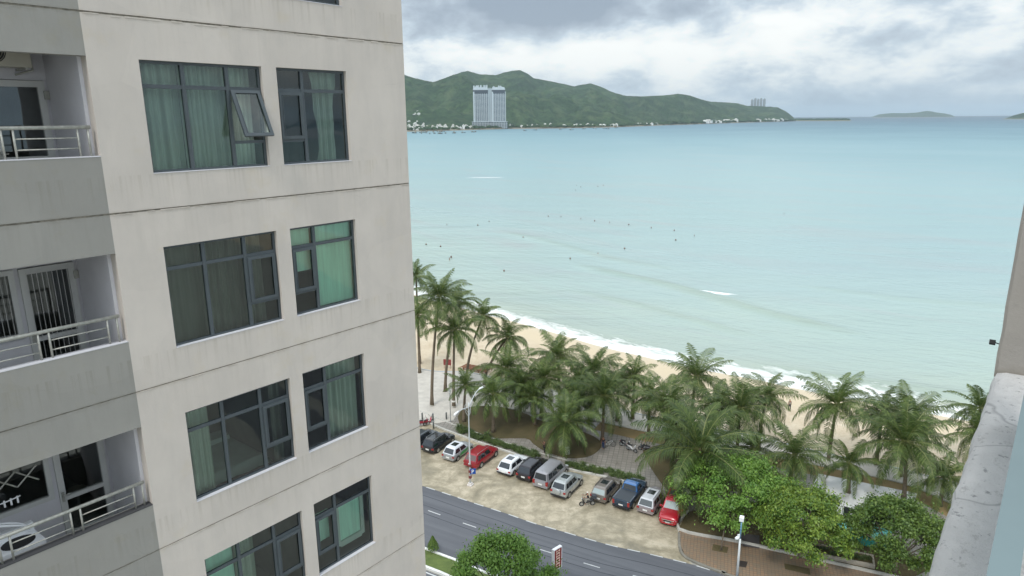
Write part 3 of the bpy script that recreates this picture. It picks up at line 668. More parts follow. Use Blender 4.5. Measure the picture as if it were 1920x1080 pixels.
# slim towers on the headland
hx, hy, hz_ = hillpt(1419, .9)
for i, (px, wq, yt) in enumerate(((1407.5, 4.4, 187), (1413, 4.2, 184.5), (1418.5, 4.2, 186), (1424, 4.2, 184.5), (1430, 4.6, 185.5))):
    hh_ = hillpt(px, 1.0); d_ = math.hypot(hh_[0], hh_[1]); v = ray(px, yt); ztp = H + v[2] / math.hypot(v[0], v[1]) * d_; wv_ = wq * d_ / 1335 * .5
    hr_ = thing('tower_block', ['leftmost', 'second from left', 'middle', 'second from right', 'rightmost'][i] + ' of the five slim grey towers standing on the headland ridge', 'high-rise', (hh_[0], hh_[1], 0), -math.atan2(hh_[0], hh_[1]), 'slim towers on the headland')
    bb = MB(); bb.box(-wv_, wv_, 0, 20, hh_[2] - 8, ztp); bb.box(-wv_ * .5, wv_ * .5, 3, 15, ztp, ztp + 5); bb.obj('wall', mat('far_grey', srgb(168, 176, 182), .7), hr_)
    bb = MB()
    for q in range(3): bb.box(-wv_ + (q * 2 + .55) * wv_ / 3, -wv_ + (q * 2 + 1.35) * wv_ / 3, -.5, 0, hh_[2], ztp - 4)
    bb.obj('window', M_HD, hr_)
# fishing boats far out
def boat():
    root = thing('fishing_boat', '', 'boat'); b_ = MB(); L_, W_ = 7.5, 1.5
    sec = [(-L_, .75 * W_, 1.3), (-L_ * .6, W_, 1.1), (0, W_, 1.1), (L_ * .6, W_ * .75, 1.5), (L_, .05, 2.3)]
    vs = []
    for x, w_, h_ in sec: vs += [(x, -w_, h_), (x, -w_ * .6, -.3), (x, w_ * .6, -.3), (x, w_, h_)]
    b_.add(vs, [(i * 4 + q, i * 4 + (q + 1) % 4, (i + 1) * 4 + (q + 1) % 4, (i + 1) * 4 + q) for i in range(4) for q in range(4)] + [(0, 1, 2, 3)])
    b_.obj('hull', mat('dark_hull', srgb(52, 66, 78), .6), root)
    b_ = MB(); b_.box(-5, -1.5, -1, 1, 1.2, 3.2); b_.box(-5.4, -1, -1.2, 1.2, 3.2, 3.35); b_.tube([(1, 0, 1), (1, 0, 5)], .1, 5); b_.obj('cabin', mat('boat_cabin', srgb(150, 140, 120), .7), root)
    return root
bt = boat()
for i in range(34):
    o = bt if i == 0 else copy_tree(bt)
    px = [rnd.uniform(775, 870), rnd.uniform(775, 960), rnd.uniform(960, 1160)][i % 3]; py = interp(SHO, px) + rnd.uniform(1.5, 5.5) * (1 if px < 1000 else .6)
    x, y = at(px, py, -1.2); o.location = (x, y, -1.25); o.rotation_euler = (0, 0, rnd.uniform(0, 6.28))
    tag(o, 'small dark fishing boat moored off the waterfront town' if px < 950 else 'small dark fishing boat moored off the middle hills', 'boat', 'fishing boats near the far shore')
# ---------------------------------------------------------------- apartment block (facade frame: x along it, y into it, z up)
YAW = 0.680117
BM = Matrix.Translation((-2.5535, 17.281, 41.731)) @ Matrix.Rotation(math.pi / 2 - YAW, 4, 'Z')
APT = thing('apartment_building', 'concrete apartment block with cream and grey plaster, wide green-glass windows and recessed balconies', 'building')
APT.matrix_world = BM
Z0 = -41.73; FH = 3.3; KS = range(-2, 12)
US = [-16.5, -11.8, -7.0, -6.17, -3.82, -3.49, -1.74, 0]
VSR = sorted(set([round(v, 4) for k in KS for v in (-FH * k - (.017 if k < 2 else .010), -FH * k + (.014 if k < 2 else .010), -FH * k - .69, -FH * k - .70, -FH * k - 2.32, -FH * k - 2.66)] + [Z0, 6.9]))
def cell(uc, vc):
    if uc < US[0] or uc > 0 or vc < Z0 or vc > 6.9: return None
    for k in KS:
        r = vc + FH * k
        if -(.017 if k < 2 else .010) < r < (.014 if k < 2 else .010) and k > -2: return .014
        if uc < -7 and uc > -11.8 and -2.32 < r < -.69: return None
        if -2.66 < r < -.70 and (-6.17 < uc < -3.82 or -3.49 < uc < -1.74): return None
    return 0.0
wl = MB(); TH = .22
VSR = [v for v in VSR if Z0 <= v <= 6.9]
cc = [[cell((US[i] + US[i + 1]) / 2, (VSR[j] + VSR[j + 1]) / 2) for i in range(len(US) - 1)] for j in range(len(VSR) - 1)]
def gc(i, j): return cc[j][i] if 0 <= i < len(US) - 1 and 0 <= j < len(VSR) - 1 else None
for j in range(len(VSR) - 1):
    for i in range(len(US) - 1):
        d = cc[j][i]
        if d is None: continue
        x0, x1, z0, z1_ = US[i], US[i + 1], VSR[j], VSR[j + 1]
        wl.cur = 2 if d > 0 else (1 if x1 <= -7.0 + 1e-6 else 0)
        wl.quad((x0, d, z0), (x1, d, z0), (x1, d, z1_), (x0, d, z1_))
        wl.cur = 1 if x1 <= -6.99 else 0
        wl.quad((x1, TH, z0), (x0, TH, z0), (x0, TH, z1_), (x1, TH, z1_))
        for (di, dj, A, B_) in ((-1, 0, (x0, z1_), (x0, z0)), (1, 0, (x1, z0), (x1, z1_)), (0, -1, (x0, z0), (x1, z0)), (0, 1, (x1, z1_), (x0, z1_))):
            nb = gc(i + di, j + dj); e = TH if nb is None else nb
            if e > d: wl.quad((A[0], d, A[1]), (A[0], e, A[1]), (B_[0], e, B_[1]), (B_[0], d, B_[1]))
wl.cur = 0
wl.box(-16.5, 0, 6.2, 12, Z0, 6.9)
wl.box(-.22, 0, TH + .001, 6.2, Z0, 6.9); wl.box(-16.5, -16.28, TH + .001, 6.2, Z0, 6.9)
wl.box(-16.5, 0, TH, 12, 6.901, 7.1)
wl.obj('wall', [M_PL, M_PG, M_SEAM], APT)
# joints get a ragged lip of old mortar
rj = random.Random(3)
for k in (-0, 1, 2, 3, 4):
    lip = MB(); u = -6.95
    while u < -.02:
        ln = rj.uniform(.12, .6); amp = (.018 if k < 2 else .007); dz = rj.uniform(-1, 1) * amp * .4
        h1 = rj.uniform(.004, .016) * (1.6 if k < 2 else .7)
        lip.box(u, min(u + ln, -.003), -.006 - rj.random() * .004, .01, -FH * k - .016 - h1 + dz, -FH * k - .012 + dz)
        u += ln + (rj.uniform(0, .3) if k < 2 else rj.uniform(.1, 1.2))
    lip.obj('joint_mortar', M_PL, APT)
inn = MB()
for k in range(-2, 6):
    zt_ = -FH * k
    inn.box(-16.28, -.22, TH + .001, 6.2, zt_ - .22, zt_ - .04)
for z0, z1_ in [(-FH * k - FH - .04, -FH * k - .22) for k in range(-2, 5)]:
    for (a, b_) in ((-7.0 + .001, -6.86), (-3.72, -3.6), (-16.28, -16.1)):
        inn.box(a, b_, TH + .002, 6.199, z0, z1_)
inn.obj('room_wall', M_IN, APT)
bw = MB()
for k in range(-2, 5):
    s_ = -FH * k; yb = 1.75
    def seg(a, b_, c_, d_): bw.box(a, b_, yb, yb + .14, s_ + c_, s_ + d_)
    zt_, zb_ = -.22, -3.30
    seg(-11.8, -10.45, zb_, zt_); seg(-10.45, -8.12, -1.02, zt_); seg(-10.45, -8.12, zb_, -2.3); seg(-8.12, -7.0, -1.02, zt_); seg(-8.12, -8.018, zb_, -1.02); seg(-7.122, -7.0, zb_, -1.02)
    bw.box(-7.06, -7.0, TH + .003, yb - .001, s_ - 3.30, s_ - .22)
    bw.box(-11.8, -11.7, TH + .003, yb - .001, s_ - 3.30, s_ - .22)
bw.obj('balcony_wall', M_WH, APT)
# windows
def bars(mb, rects, y0, y1):
    for (a, b_, c_, d_) in rects: mb.box(a, b_, y0, y1, c_, d_)
def window(k, big, opened=0.0):
    s_ = -FH * k; a, b_ = (-6.17, -3.82) if big else (-3.49, -1.74); T_, B_ = s_ - .70, s_ - 2.66; tr = s_ - 1.14
    f_ = MB(); w_ = .05; y0, y1 = .085, .145
    cols = [-5.39, -4.53] if big else [-2.85]
    bars(f_, [(a, a + w_, B_, T_), (b_ - w_, b_, B_, T_), (a + w_, b_ - w_, T_ - w_, T_), (a + w_, b_ - w_, B_, B_ + w_)], y0, y1)
    edges = [a + w_] + cols + [b_ - w_]
    for c_ in cols: bars(f_, [(c_ - .035, c_ + .035, B_ + w_, T_ - w_)], y0 - .008, y1)
    bars(f_, [(edges[i] + (.035 if i else 0), edges[i + 1] - (.035 if i + 1 < len(edges) - 1 else 0), tr - .035, tr + .035) for i in range(len(edges) - 1)], y0 + .003, y1)
    sx0, sx1 = (-4.495, b_ - w_) if big else (a + w_, -2.885); sz0 = s_ - 2.13; sz1 = tr - .035
    bars(f_, [(sx0, sx1, sz0 - .06, sz0)], y0 + .003, y1)
    fo = f_.obj('window', M_FRAME, APT)
    if opened: fo['label'] = 'wide window with its right-hand sash tilted open'
    g_ = MB(); gy = .115
    panes = []
    for i in range(len(edges) - 1):
        l_, r_ = edges[i] + .03 * (i > 0), edges[i + 1] - .03 * (i < len(edges) - 2)
        panes.append((l_, r_, tr + .03, T_ - w_ + .005))
        sashcol = (i == 2) if big else (i == 0)
        panes.append((l_, r_, B_ + w_ - .005, sz0 - .055) if sashcol else (l_, r_, B_ + w_ - .005, tr - .03))
    for p in panes: g_.quad((p[0], gy, p[2]), (p[1], gy, p[2]), (p[1], gy, p[3]), (p[0], gy, p[3]))
    g_.obj('glass', M_GL, fo)
    sa_ = MB(); q = .065; W_, H_ = sx1 - sx0, sz1 - sz0
    bars(sa_, [(0, q, -H_, 0), (W_ - q, W_, -H_, 0), (q, W_ - q, -q, 0), (q, W_ - q, -H_, -H_ + q)], -.035, .015)
    bars(sa_, [(q, q + .012, -H_ + q, -q), (W_ - q - .012, W_ - q, -H_ + q, -q)], -.045, -.035)
    sash = sa_.obj('sash', M_FRAME, fo); sash.location = (sx0, y0, sz1); sash.rotation_euler = (-opened, 0, 0)
    gg = MB(); gg.quad((q, -.01, -H_ + q), (W_ - q, -.01, -H_ + q), (W_ - q, -.01, -q), (q, -.01, -q)); go = gg.obj('glass', M_GL, fo); go.location = (sx0, y0, sz1); go.rotation_euler = (-opened, 0, 0)
    si = MB(); si.box(a, b_, -.012, y0, B_ - .0005, B_ + .012); si.obj('sill', M_WH, fo)
    return fo
for k in range(-2, 5):
    window(k, True, R(24) if k == 0 else 0); window(k, False)
# curtains and blinds: things of their own behind the glass
def curtain(a, b_, z0, z1_, m_, label, cat='curtain', pleat=.12, amp=.05, y=.34, gather=0.0, grp=None):
    mb = MB(); nu = int((b_ - a) / .02); nv = 8; r = random.Random(int((a * 31 + z0 * 17) * 10)); ph = [r.uniform(0, 6) for _ in range(4)]
    def f(i, j):
        u = i / nu; x = a + (b_ - a) * u; v = j / nv
        x = x + gather * (x - (a + b_) / 2) * (abs(v - .35) - .5) * 1.2 if gather else x
        yy = y + amp * math.sin((x - a) / pleat * 6.28 + 1.5 * math.sin(u * 5 + ph[0])) + amp * .5 * math.sin((x - a) / pleat * 3.1 + ph[1] + v)
        return (x, yy, z0 + (z1_ - z0) * v)
    mb.grid(f, nu, nv); o = mb.obj('curtain' if cat == 'curtain' else 'blind', m_, None, True); o.matrix_world = BM; return tag(o, label, cat, grp)
ZT, ZB = -.72, -2.9
curtain(-6.13, -5.42, ZB, ZT, M_CW, 'pale green pleated curtain behind the left pane of the top wide window')
curtain(-5.35, -4.1, ZB, ZT, M_CW, 'pale green pleated curtain behind the middle pane of the top wide window', y=.40, pleat=.09, gather=.05)
curtain(-4.35, -3.86, ZB, ZT, M_CW, 'pale green curtain bunched behind the tilted-open sash', y=.46, pleat=.10)
curtain(-2.45, -1.85, ZB, ZT, M_CW, 'pale green curtain tied back at the right of the top narrow window', pleat=.09, gather=.5)
curtain(-6.14, -5.42, ZB - 3.3, ZT - 3.3, M_CB, 'taupe curtain behind the left pane of the dark wide window in the second row', pleat=.24, amp=.03)
curtain(-5.36, -4.0, ZB - 3.3, ZT - 3.3, M_CB, 'taupe curtain behind the middle pane of the dark wide window in the second row', pleat=.14, amp=.03, y=.42)
curtain(-2.82, -1.76, -2.62 - 3.3, ZT - 3.3, M_CM, 'mint roller blind drawn over the right pane of the second narrow window', 'blind', 3, .002, .22)
curtain(-3.46, -2.88, -1.72 - 3.3, ZT - 3.3, M_CM, 'mint roller blind pulled half down behind the small sash of the second narrow window', 'blind', 3, .002, .22)
curtain(-6.13, -5.58, ZB - 6.6, ZT - 6.6, M_CW, 'light green pleated curtain drawn to the left of the third wide window', pleat=.075)
curtain(-4.15, -3.9, ZB - 6.6, ZT - 6.6, M_CB, 'dim curtain at the right edge of the third wide window', pleat=.09)
curtain(-2.72, -1.78, ZB - 6.6, ZT - 6.6, M_CW, 'sheer striped curtain behind the right pane of the third narrow window', pleat=.16, amp=.045, gather=.1)
curtain(-3.46, -3.3, ZB - 6.6, ZT - 6.6, M_CW, 'thin edge of curtain at the left of the third narrow window', pleat=.08)
curtain(-5.4, -4.95, ZB - 9.9, ZT - 9.9, M_CW, 'pale curtain in the middle of the lowest wide window', pleat=.08)
curtain(-6.13, -5.45, -2.5 - 9.9, ZT - 9.9, M_CM, 'teal looking blind behind the left pane of the lowest wide window', 'blind', 3, .002, .25)
curtain(-2.62, -1.95, -2.3 - 9.9, -1.25 - 9.9, M_CM, 'light blind inside the white inner frame of the lowest narrow window', 'blind', 3, .002, .32)
curtain(-3.42, -2.9, -2.0 - 9.9, -1.2 - 9.9, M_CM, 'light blind behind the small sash of the lowest narrow window', 'blind', 3, .002, .32)
ifr = MB(); s_ = -9.9
bars(ifr, [(-2.72, -2.62, s_ - 2.4, s_ - 1.2), (-1.95, -1.85, s_ - 2.4, s_ - 1.2), (-2.62, -1.95, s_ - 1.3, s_ - 1.2), (-2.62, -1.95, s_ - 2.45, s_ - 2.3)], .27, .31); ifr.obj('inner_frame', M_UPVC, APT)
# a bed seen through the third wide window
bed = thing('bed', 'made bed with a pale cover seen through the third wide window', 'bed'); bed.matrix_world = BM @ Matrix.Translation((-4.95, 1.6, -9.9 + .0))
bb = MB(); bb.box(-.9, .9, -.9, 1.0, .1, .38); bb.obj('bed_base', mat('wood', srgb(96, 70, 48), .6), bed)
bb = MB(); bb.grid(lambda i, j: (-.92 + 1.84 * i / 14, -.95 + 1.95 * j / 14, .62 + .04 * noise.noise(Vector((i * .5, j * .5, 0))) - (.16 if i in (0, 14) or j in (0, 14) else 0)), 14, 14); bb.obj('bed_cover', mat('linen', srgb(200, 204, 200), .9), bed, True)
bb = MB(); bb.box(-.7, -.1, .55, .95, .64, .76); bb.box(.1, .7, .55, .95, .64, .76); bb.obj('pillow', MATS['linen'], bed)
# balcony doors and windows, rails
def balcony(k, detail):
    s_ = -FH * k; y0, y1 = 1.70, 1.78
    d = MB(); q = .11; a, b_, zb, zt_ = -8.02, -7.12, s_ - 3.22, s_ - 1.03
    bars(d, [(a, a + q, zb, zt_), (b_ - q, b_, zb, zt_), (a + q, b_ - q, zt_ - q, zt_), (a + q, b_ - q, zb, zb + q), (a + q, b_ - q, s_ - 2.42, s_ - 2.34)], y0, y1)
    do = d.obj('door', M_UPVC, APT)
    g_ = MB(); g_.quad((a + q, 1.75, zb + q), (b_ - q, 1.75, zb + q), (b_ - q, 1.75, zt_ - q), (a + q, 1.75, zt_ - q)); g_.obj('glass', M_GLC, do)
    h_ = MB(); h_.box(a + .03, a + .07, y0 - .03, y0, s_ - 2.42, s_ - 2.22); h_.tube([(a + .05, y0 - .05, s_ - 2.28), (a + .17, y0 - .05, s_ - 2.28)], .012, 6); h_.obj('handle', M_RAIL, do)
    h_ = MB(); h_.box(b_ - .03, b_ + .05, y0 - .03, y0, s_ - 1.35, s_ - 1.2); h_.obj('hinge', M_RAIL, do)
    w_ = MB(); a, b_, zb, zt_ = -10.45, -8.10, s_ - 2.3, s_ - 1.02; q = .09
    bars(w_, [(a, a + q, zb, zt_), (b_ - q, b_, zb, zt_), (a + q, b_ - q, zt_ - q, zt_), (a + q, b_ - q, zb, zb + q), ((a + b_) / 2 - .04, (a + b_) / 2 + .04, zb + q, zt_ - q)], y0 - .003, y1)
    wo = w_.obj('balcony_window', M_UPVC, APT)
    g_ = MB(); g_.quad((a + q, 1.752, zb + q), (b_ - q, 1.752, zb + q), (b_ - q, 1.752, zt_ - q), (a + q, 1.752, zt_ - q)); g_.obj('glass', M_GLC, wo)
    if k == 1:
        g_ = MB()
        for i in range(38):
            u = -10.3 + i * .082
            if abs(u + 8.07) > .1: g_.tube([(u, 1.66, s_ - 1.08), (u + .004, 1.66, s_ - 3.1 if u > -8 else s_ - 2.25)], .005, 4)
        g_.obj('bead_strings', M_UPVC, wo)
    r_ = MB(); yr = .09; zr = s_ - 1.83
    r_.tube([(-11.78, yr, zr), (-7.07, yr, zr)], .032, 10)
    xs = [-7.11, -7.27, -8.18, -8.34, -9.25, -9.41, -10.32, -10.48, -11.4, -11.56]
    for x in xs: r_.tube([(x, yr, zr), (x, yr, s_ - 2.32)], .018, 8)
    for i in range(1, len(xs) - 1, 2):
        for dz in (.17, .34): r_.tube([(xs[i], yr, zr - dz), (xs[i + 1], yr, zr - dz)], .012, 6)
    r_.obj('balcony_rail', M_RAIL, APT, True)
    c_ = MB(); c_.box(-11.78, -7.002, -.006, .16, s_ - 2.3205, s_ - 2.305); c_.obj('parapet_cap', M_WH if k < 2 else mat('damp_cap', srgb(64, 64, 66), .8), APT)
for k in range(-2, 5): balcony(k, True)
# things on the balconies
def on_apt(o, x=0, y=0, z=0, rz=0): o.matrix_world = BM @ Matrix.Translation((x, y, z)) @ Matrix.Rotation(rz, 4, 'Z'); return o
ac = thing('air_conditioner', 'white outdoor air conditioner unit hung under the ceiling of the top balcony', 'air conditioner'); on_apt(ac, -7.84, 1.2, -.84)
bb = MB(); bb.box(-.42, .42, 0, .32, -.0, .50); bb.obj('casing', mat('ac_casing', srgb(178, 174, 160), .5), ac)
bb = MB(); bb.add([(math.cos(a * .314) * .2 - .12, -.006, .25 + math.sin(a * .314) * .2) for a in range(20)], [tuple(range(20))]); fo_ = bb.obj('fan_grille', mat('ac_dark', srgb(40, 40, 38), .6), ac)
bb = MB()
for q in range(1, 6): bb.tube([(math.cos(a * .314) * .036 * q - .12, -.014, .25 + math.sin(a * .314) * .036 * q) for a in range(21)], .004, 4)
bb.obj('grille_rings', MATS['ac_casing'], ac)
bb = MB(); bb.box(-.36, -.32, 0, .5, -.04, 0); bb.box(.32, .36, 0, .5, -.04, 0); bb.tube([(.5, .3, .2), (.55, .4, -.02), (.3, .5, -.1)], .02, 6); bb.obj('bracket', M_RAIL, ac)
wm = thing('washing_machine', 'white top-loading washing machine with open round lid on the lowest balcony', 'washing machine'); on_apt(wm, -9.02, .72, -9.93, .05); wm.scale = (1.05, 1.05, 1.1)
bb = MB(); bb.box(-.32, .32, -.26, .3, .04, .88); bb.box(-.32, .32, .2, .3, .88, 1.02); bb.obj('casing', mat('appliance_white', srgb(226, 228, 230), .3), wm)
bb = MB(); bb.add([(math.cos(a * .262) * .25, -.02 + math.sin(a * .262) * .2, .884) for a in range(24)], [tuple(range(24))]); bb.obj('drum', M_DARK, wm)
bb = MB(); bb.tube([(math.cos(a * .262) * .26, .17 + math.sin(a * .262) * .06, .9 + abs(math.sin(a * .131)) * .34) for a in range(25)], .02, 6, False); bb.obj('lid', MATS['appliance_white'], wm)
dr = thing('drying_rack', 'folding scissor drying rack of white bars fixed high on the lowest balcony', 'drying rack'); on_apt(dr, -8.98, 1.05, -7.92)
bb = MB()
for i in range(3):
    x = -.5 + i * .34; bb.tube([(x, 0, -.18), (x + .34, 0, .12)], .014, 5); bb.tube([(x, .02, .12), (x + .34, .02, -.18)], .014, 5)
bb.obj('arms', M_RAIL, dr)
bb = MB(); bb.tube([(-.5 + .1 * i, 0, -.35 - .03 * math.cos((i - 4) * .5)) for i in range(8)], .012, 5)
for i in range(7): bb.tube([(-.45 + .1 * i, 0, -.34), (-.45 + .1 * i, 0, -.47)], .016, 5)
bb.obj('peg_hanger', MATS['appliance_white'], dr)
dk = thing('dish_rack', 'empty plastic basket on the floor of the second balcony', 'basket'); on_apt(dk, -8.95, .5, -6.62)
bb = MB(); bb.box(-.22, .22, -.15, .15, 0, .02)
for q in range(9): bb.box(-.22 + q * .05, -.2 + q * .05, -.16, -.14, 0, .5); bb.box(-.22 + q * .05, -.2 + q * .05, .14, .16, 0, .5)
bb.box(-.23, .23, -.17, -.14, .5, .53); bb.box(-.23, .23, .14, .17, .5, .53); bb.obj('basket_body', mat('pink_plastic', srgb(176, 140, 126), .6), dk)
def stool(x, y, z, label):
    s_ = thing('bar_stool', label, 'stool', group='stools behind the lowest balcony glass'); on_apt(s_, x, y, z)
    b_ = MB(); b_.tube([(0, 0, .70), (0, 0, .74)], .19, 16); b_.obj('seat', mat('stool_seat', srgb(188, 182, 170), .5), s_)
    b_ = MB(); b_.tube([(0, 0, .02), (0, 0, .70)], .03, 8); b_.obj('post', M_RAIL, s_); b_ = MB(); b_.tube([(0, 0, 0), (0, 0, .03)], .2, 16); b_.obj('base', M_RAIL, s_)
stool(-7.55, 2.3, -9.9, 'round stool seen through the glass door of the lowest balcony'); stool(-8.5, 2.35, -9.9, 'round stool seen through the right end of the lowest balcony window')
# ---------------------------------------------------------------- our own balcony, at the right edge of the view
DX = Vector((math.sin(YAW), math.cos(YAW))); NX = Vector((math.cos(YAW), -math.sin(YAW)))
own = thing('balcony', 'weathered pale concrete balcony ledge with a wall pillar and glass panel at the right edge', 'balcony')
zl = H - .75; A1 = Vector(at(1720, 1080, zl)); A2 = Vector(at(1865, 695, zl)); oo = A2
OM = Matrix.Translation((oo.x, oo.y, zl)) @ Matrix.Rotation(math.pi / 2 - YAW, 4, 'Z'); own.matrix_world = OM   # x away along the ledge, -y inward
m, t, b = newm('weathered_ledge'); oc = N(t, 'ShaderNodeTexCoord').outputs['Object']
a = noi(t, oc, 3, 7, .65); a2 = noi(t, mapv(t, oc, (.8, 1.3, 1)), 26, 8, .8, .0); a3 = noi(t, mapv(t, oc, (1, 1, 1), (3, 2, 1)), 40, 4, .7)
c = ramp(t, a, [(.35, srgb(190, 189, 187)), (.65, srgb(216, 214, 211))]).outputs[0]
c = mixc(t, ramp(t, a2, [(.57, 0), (.63, .5)]).outputs[0], c, srgb(146, 143, 140))
c = mixc(t, ramp(t, a3, [(.60, 0), (.66, .65)]).outputs[0], c, srgb(112, 112, 113))
vo = N(t, 'ShaderNodeTexVoronoi', {'Vector': mixc(t, .12, oc, N(t, 'ShaderNodeTexNoise', {'Vector': oc, 'Scale': 5.0}).outputs['Color']), 'Scale': 2.3}, feature='DISTANCE_TO_EDGE')
c = mixc(t, ramp(t, vo.outputs[0], [(.0, .5), (.004, .3), (.009, 0)]).outputs[0], c, srgb(104, 104, 106))
t.links.new(c, b.inputs['Base Color']); b.inputs['Roughness'].default_value = .85
t.links.new(N(t, 'ShaderNodeBump', {'Height': mth(t, 'ADD', a2, mth(t, 'MULTIPLY', a3, .5)), 'Strength': .9, 'Distance': .012}).outputs[0], b.inputs['Normal'])
M_LED = m
ld = MB(); r4 = random.Random(9); nl = 90
def lp_(i, j):
    x = -2.0 + 4.6 * i / nl; e = .006 * noise.noise(Vector((x * 9, 0, 2))) + .004 * noise.noise(Vector((x * 31, 0, 2)))
    prof = [(0, -3.0), (.0, -.2), (0, -.03), (-.008, -.006), (-.03, 0), (-.15, .002), (-.34, .004), (-.345, -.1)][j]
    return (x, prof[0] + (e if j < 5 else 0), prof[1])
ld.grid(lp_, nl, 7); ld.obj('ledge', M_LED, own, True)
pl_ = MB(); np_ = 40
def pp_(i, j):
    z = -.02 + 2.9 * j / np_; e = .004 * noise.noise(Vector((z * 14, 1, 0))) + .003 * noise.noise(Vector((z * 40, 1, 0)))
    return [(1.2, e, z), (0 + .006, e, z), (e, -.008 + e, z), (e * .5, -.1, z), (0, -.5, z), (1.2, -.5, z)][i]
pl_.grid(pp_, 5, np_)
M_PIL = plaster('pillar_plaster', srgb(148, 143, 136), 0)
pl_.obj('pillar', M_PIL, own)
B1, B2 = Vector(at(1850, 1080, H - .40)), Vector(at(1920, 790, H - .40))
lo = lambda p: (Matrix.Rotation(-(math.pi / 2 - YAW), 4, 'Z') @ Vector((p.x - oo.x, p.y - oo.y, 0)))
q1, q2 = lo(B1), lo(B2); yg = (q1.y + q2.y) / 2
gp = MB(); gp.box(q1.x - .8, q2.x + .9, yg - .012, yg, .01, .35)
m = bpy.data.materials.new('railing_glass'); m.use_nodes = True; b = m.node_tree.nodes['Principled BSDF']
b.inputs['Base Color'].default_value = c4(srgb(116, 132, 134)); b.inputs['Roughness'].default_value = .5; b.inputs['Specular IOR Level'].default_value = .2
gp.obj('glass_panel', m, own)
hr = MB(); hr.box(q1.x - .8, q2.x + .9, yg - .02, yg + .003, .35, .362); hr.obj('panel_edge', mat('pale_trim', srgb(112, 128, 130), .6), own)
fl = thing('floodlight', 'small black floodlight on a bracket at the foot of the pillar', 'lamp'); fl.matrix_world = OM @ Matrix.Translation((.06, .012, .07)) @ Matrix.Scale(.45, 4)
bb = MB(); bb.box(-.02, .02, -.0, .035, -.014, .014, Matrix.Rotation(.5, 4, 'Y')); bb.obj('lamp_head', M_DARK, fl)
bb = MB(); bb.tube([(0, -.045, -.01), (0, .0, 0)], .004, 5); bb.obj('bracket', M_DARK, fl)
# ---------------------------------------------------------------- palms
def leaf_mat(name, c1, c2, c3, tr=.3, rough=.5):
    m = bpy.data.materials.new(name); m.use_nodes = True; t = m.node_tree; t.nodes.clear(); MATS[name] = m
    ge = N(t, 'ShaderNodeNewGeometry'); oi = N(t, 'ShaderNodeObjectInfo')
    c = ramp(t, ge.outputs['Random Per Island'], [(0, c1), (.6, c2), (1.0, c3)]).outputs[0]
    a = noi(t, N(t, 'ShaderNodeTexCoord').outputs['Object'], .8, 4)
    c = mixc(t, ramp(t, a, [(.35, 0), (.7, .6)]).outputs[0], c, c3)
    c = mixc(t, mth(t, 'MULTIPLY', oi.outputs['Random'], .35), c, tuple(x * .7 for x in c1))
    b = N(t, 'ShaderNodeBsdfPrincipled', {'Base Color': c, 'Roughness': rough, 'Specular IOR Level': .35}); tl = N(t, 'ShaderNodeBsdfTranslucent', {'Color': c})
    mx = N(t, 'ShaderNodeMixShader', {0: tr, 1: b, 2: tl}); t.links.new(mx.outputs[0], N(t, 'ShaderNodeOutputMaterial').inputs[0]); return m
M_PALM = leaf_mat('palm_leaf', (.036, .068, .020), (.078, .132, .034), (.200, .262, .072), .36, .38)
M_RACH = mat('palm_stem', srgb(122, 128, 74), .6)
M_TRUNK = mat('palm_trunk', srgb(112, 100, 84), .9, var=.3, vs=4, bump=.6, bs=20)
M_WASH = mat('whitewash', srgb(206, 204, 196), .9, var=.1)
M_NUT = mat('coconut', srgb(120, 96, 44), .7, var=.3)
def palm_crown(seed, nf, L0, stiff):
    r = random.Random(seed); v, f, mi = [], [], []
    for q in range(nf):
        az = q * 2.39996 + r.uniform(-.25, .25); age = (q + .5) / nf; L = L0 * r.uniform(.85, 1.08) * (1 if age > .15 else .8)
        el = R(86 - 122 * age ** .85 + r.uniform(-11, 11)); bend = R(r.uniform(50, 100)) * stiff * (.75 + .5 * age); tw = r.uniform(-.5, .5); side = r.uniform(-.6, .5)
        n = 44; p = Vector((math.cos(az) * .12, math.sin(az) * .12, 0)); pl = []
        for i in range(n + 1):
            u = i / n; e = el - bend * u ** 1.5; a = az + side * u * u
            e = max(e, R(-86)); d = Vector((math.cos(a) * math.cos(e), math.sin(a) * math.cos(e), math.sin(e)))
            pl.append((p.copy(), d)); p = p + d * (L / n)
        b0 = len(v)
        for i in range(0, n + 1, 4):
            p, d = pl[i]; s = d.cross(Vector((0, 0, 1))).normalized(); w_ = .038 * (1 - i / n) + .006; up = s.cross(d)
            for k in range(3): an = k * 2.094; v.append(p + (s * math.cos(an) + up * math.sin(an)) * w_)
        m_ = n // 4
        for i in range(m_):
            for k in range(3): f.append((b0 + i * 3 + k, b0 + i * 3 + (k + 1) % 3, b0 + i * 3 + 3 + (k + 1) % 3, b0 + i * 3 + 3 + k)); mi.append(1)
        for i in range(3, n + 1):
            p, d = pl[i]; u = i / n; s = d.cross(Vector((0, 0, 1))).normalized(); up = s.cross(d).normalized()
            ll = L * .25 * (math.sin(math.pi * min(1, .12 + u * .93)) ** .6) * r.uniform(.75, 1.12)
            for sg in (-1, 1):
                if r.random() < .03: continue
                lift = (.28 - .75 * age) + tw * sg * .5 + r.uniform(-.12, .12); fw = .55 + .5 * u
                dd = (s * sg + up * lift + d * fw).normalized(); wd = .042
                c = p; m1 = c + dd * ll * .5; dd2 = (dd + Vector((0, 0, -.75 - .8 * age))).normalized(); tp = m1 + dd2 * ll * .55
                b0 = len(v); v += [c - d * wd * .6, c + d * wd * .6, m1 + d * wd, m1 - d * wd, tp]
                f += [(b0, b0 + 1, b0 + 2, b0 + 3), (b0 + 3, b0 + 2, b0 + 4)]; mi += [0, 0]
    m = bpy.data.meshes.new('crown'); m.from_pydata([tuple(x) for x in v], [], f); m.materials.append(M_PALM); m.materials.append(M_RACH)
    m.polygons.foreach_set('material_index', mi); m.update(); return m
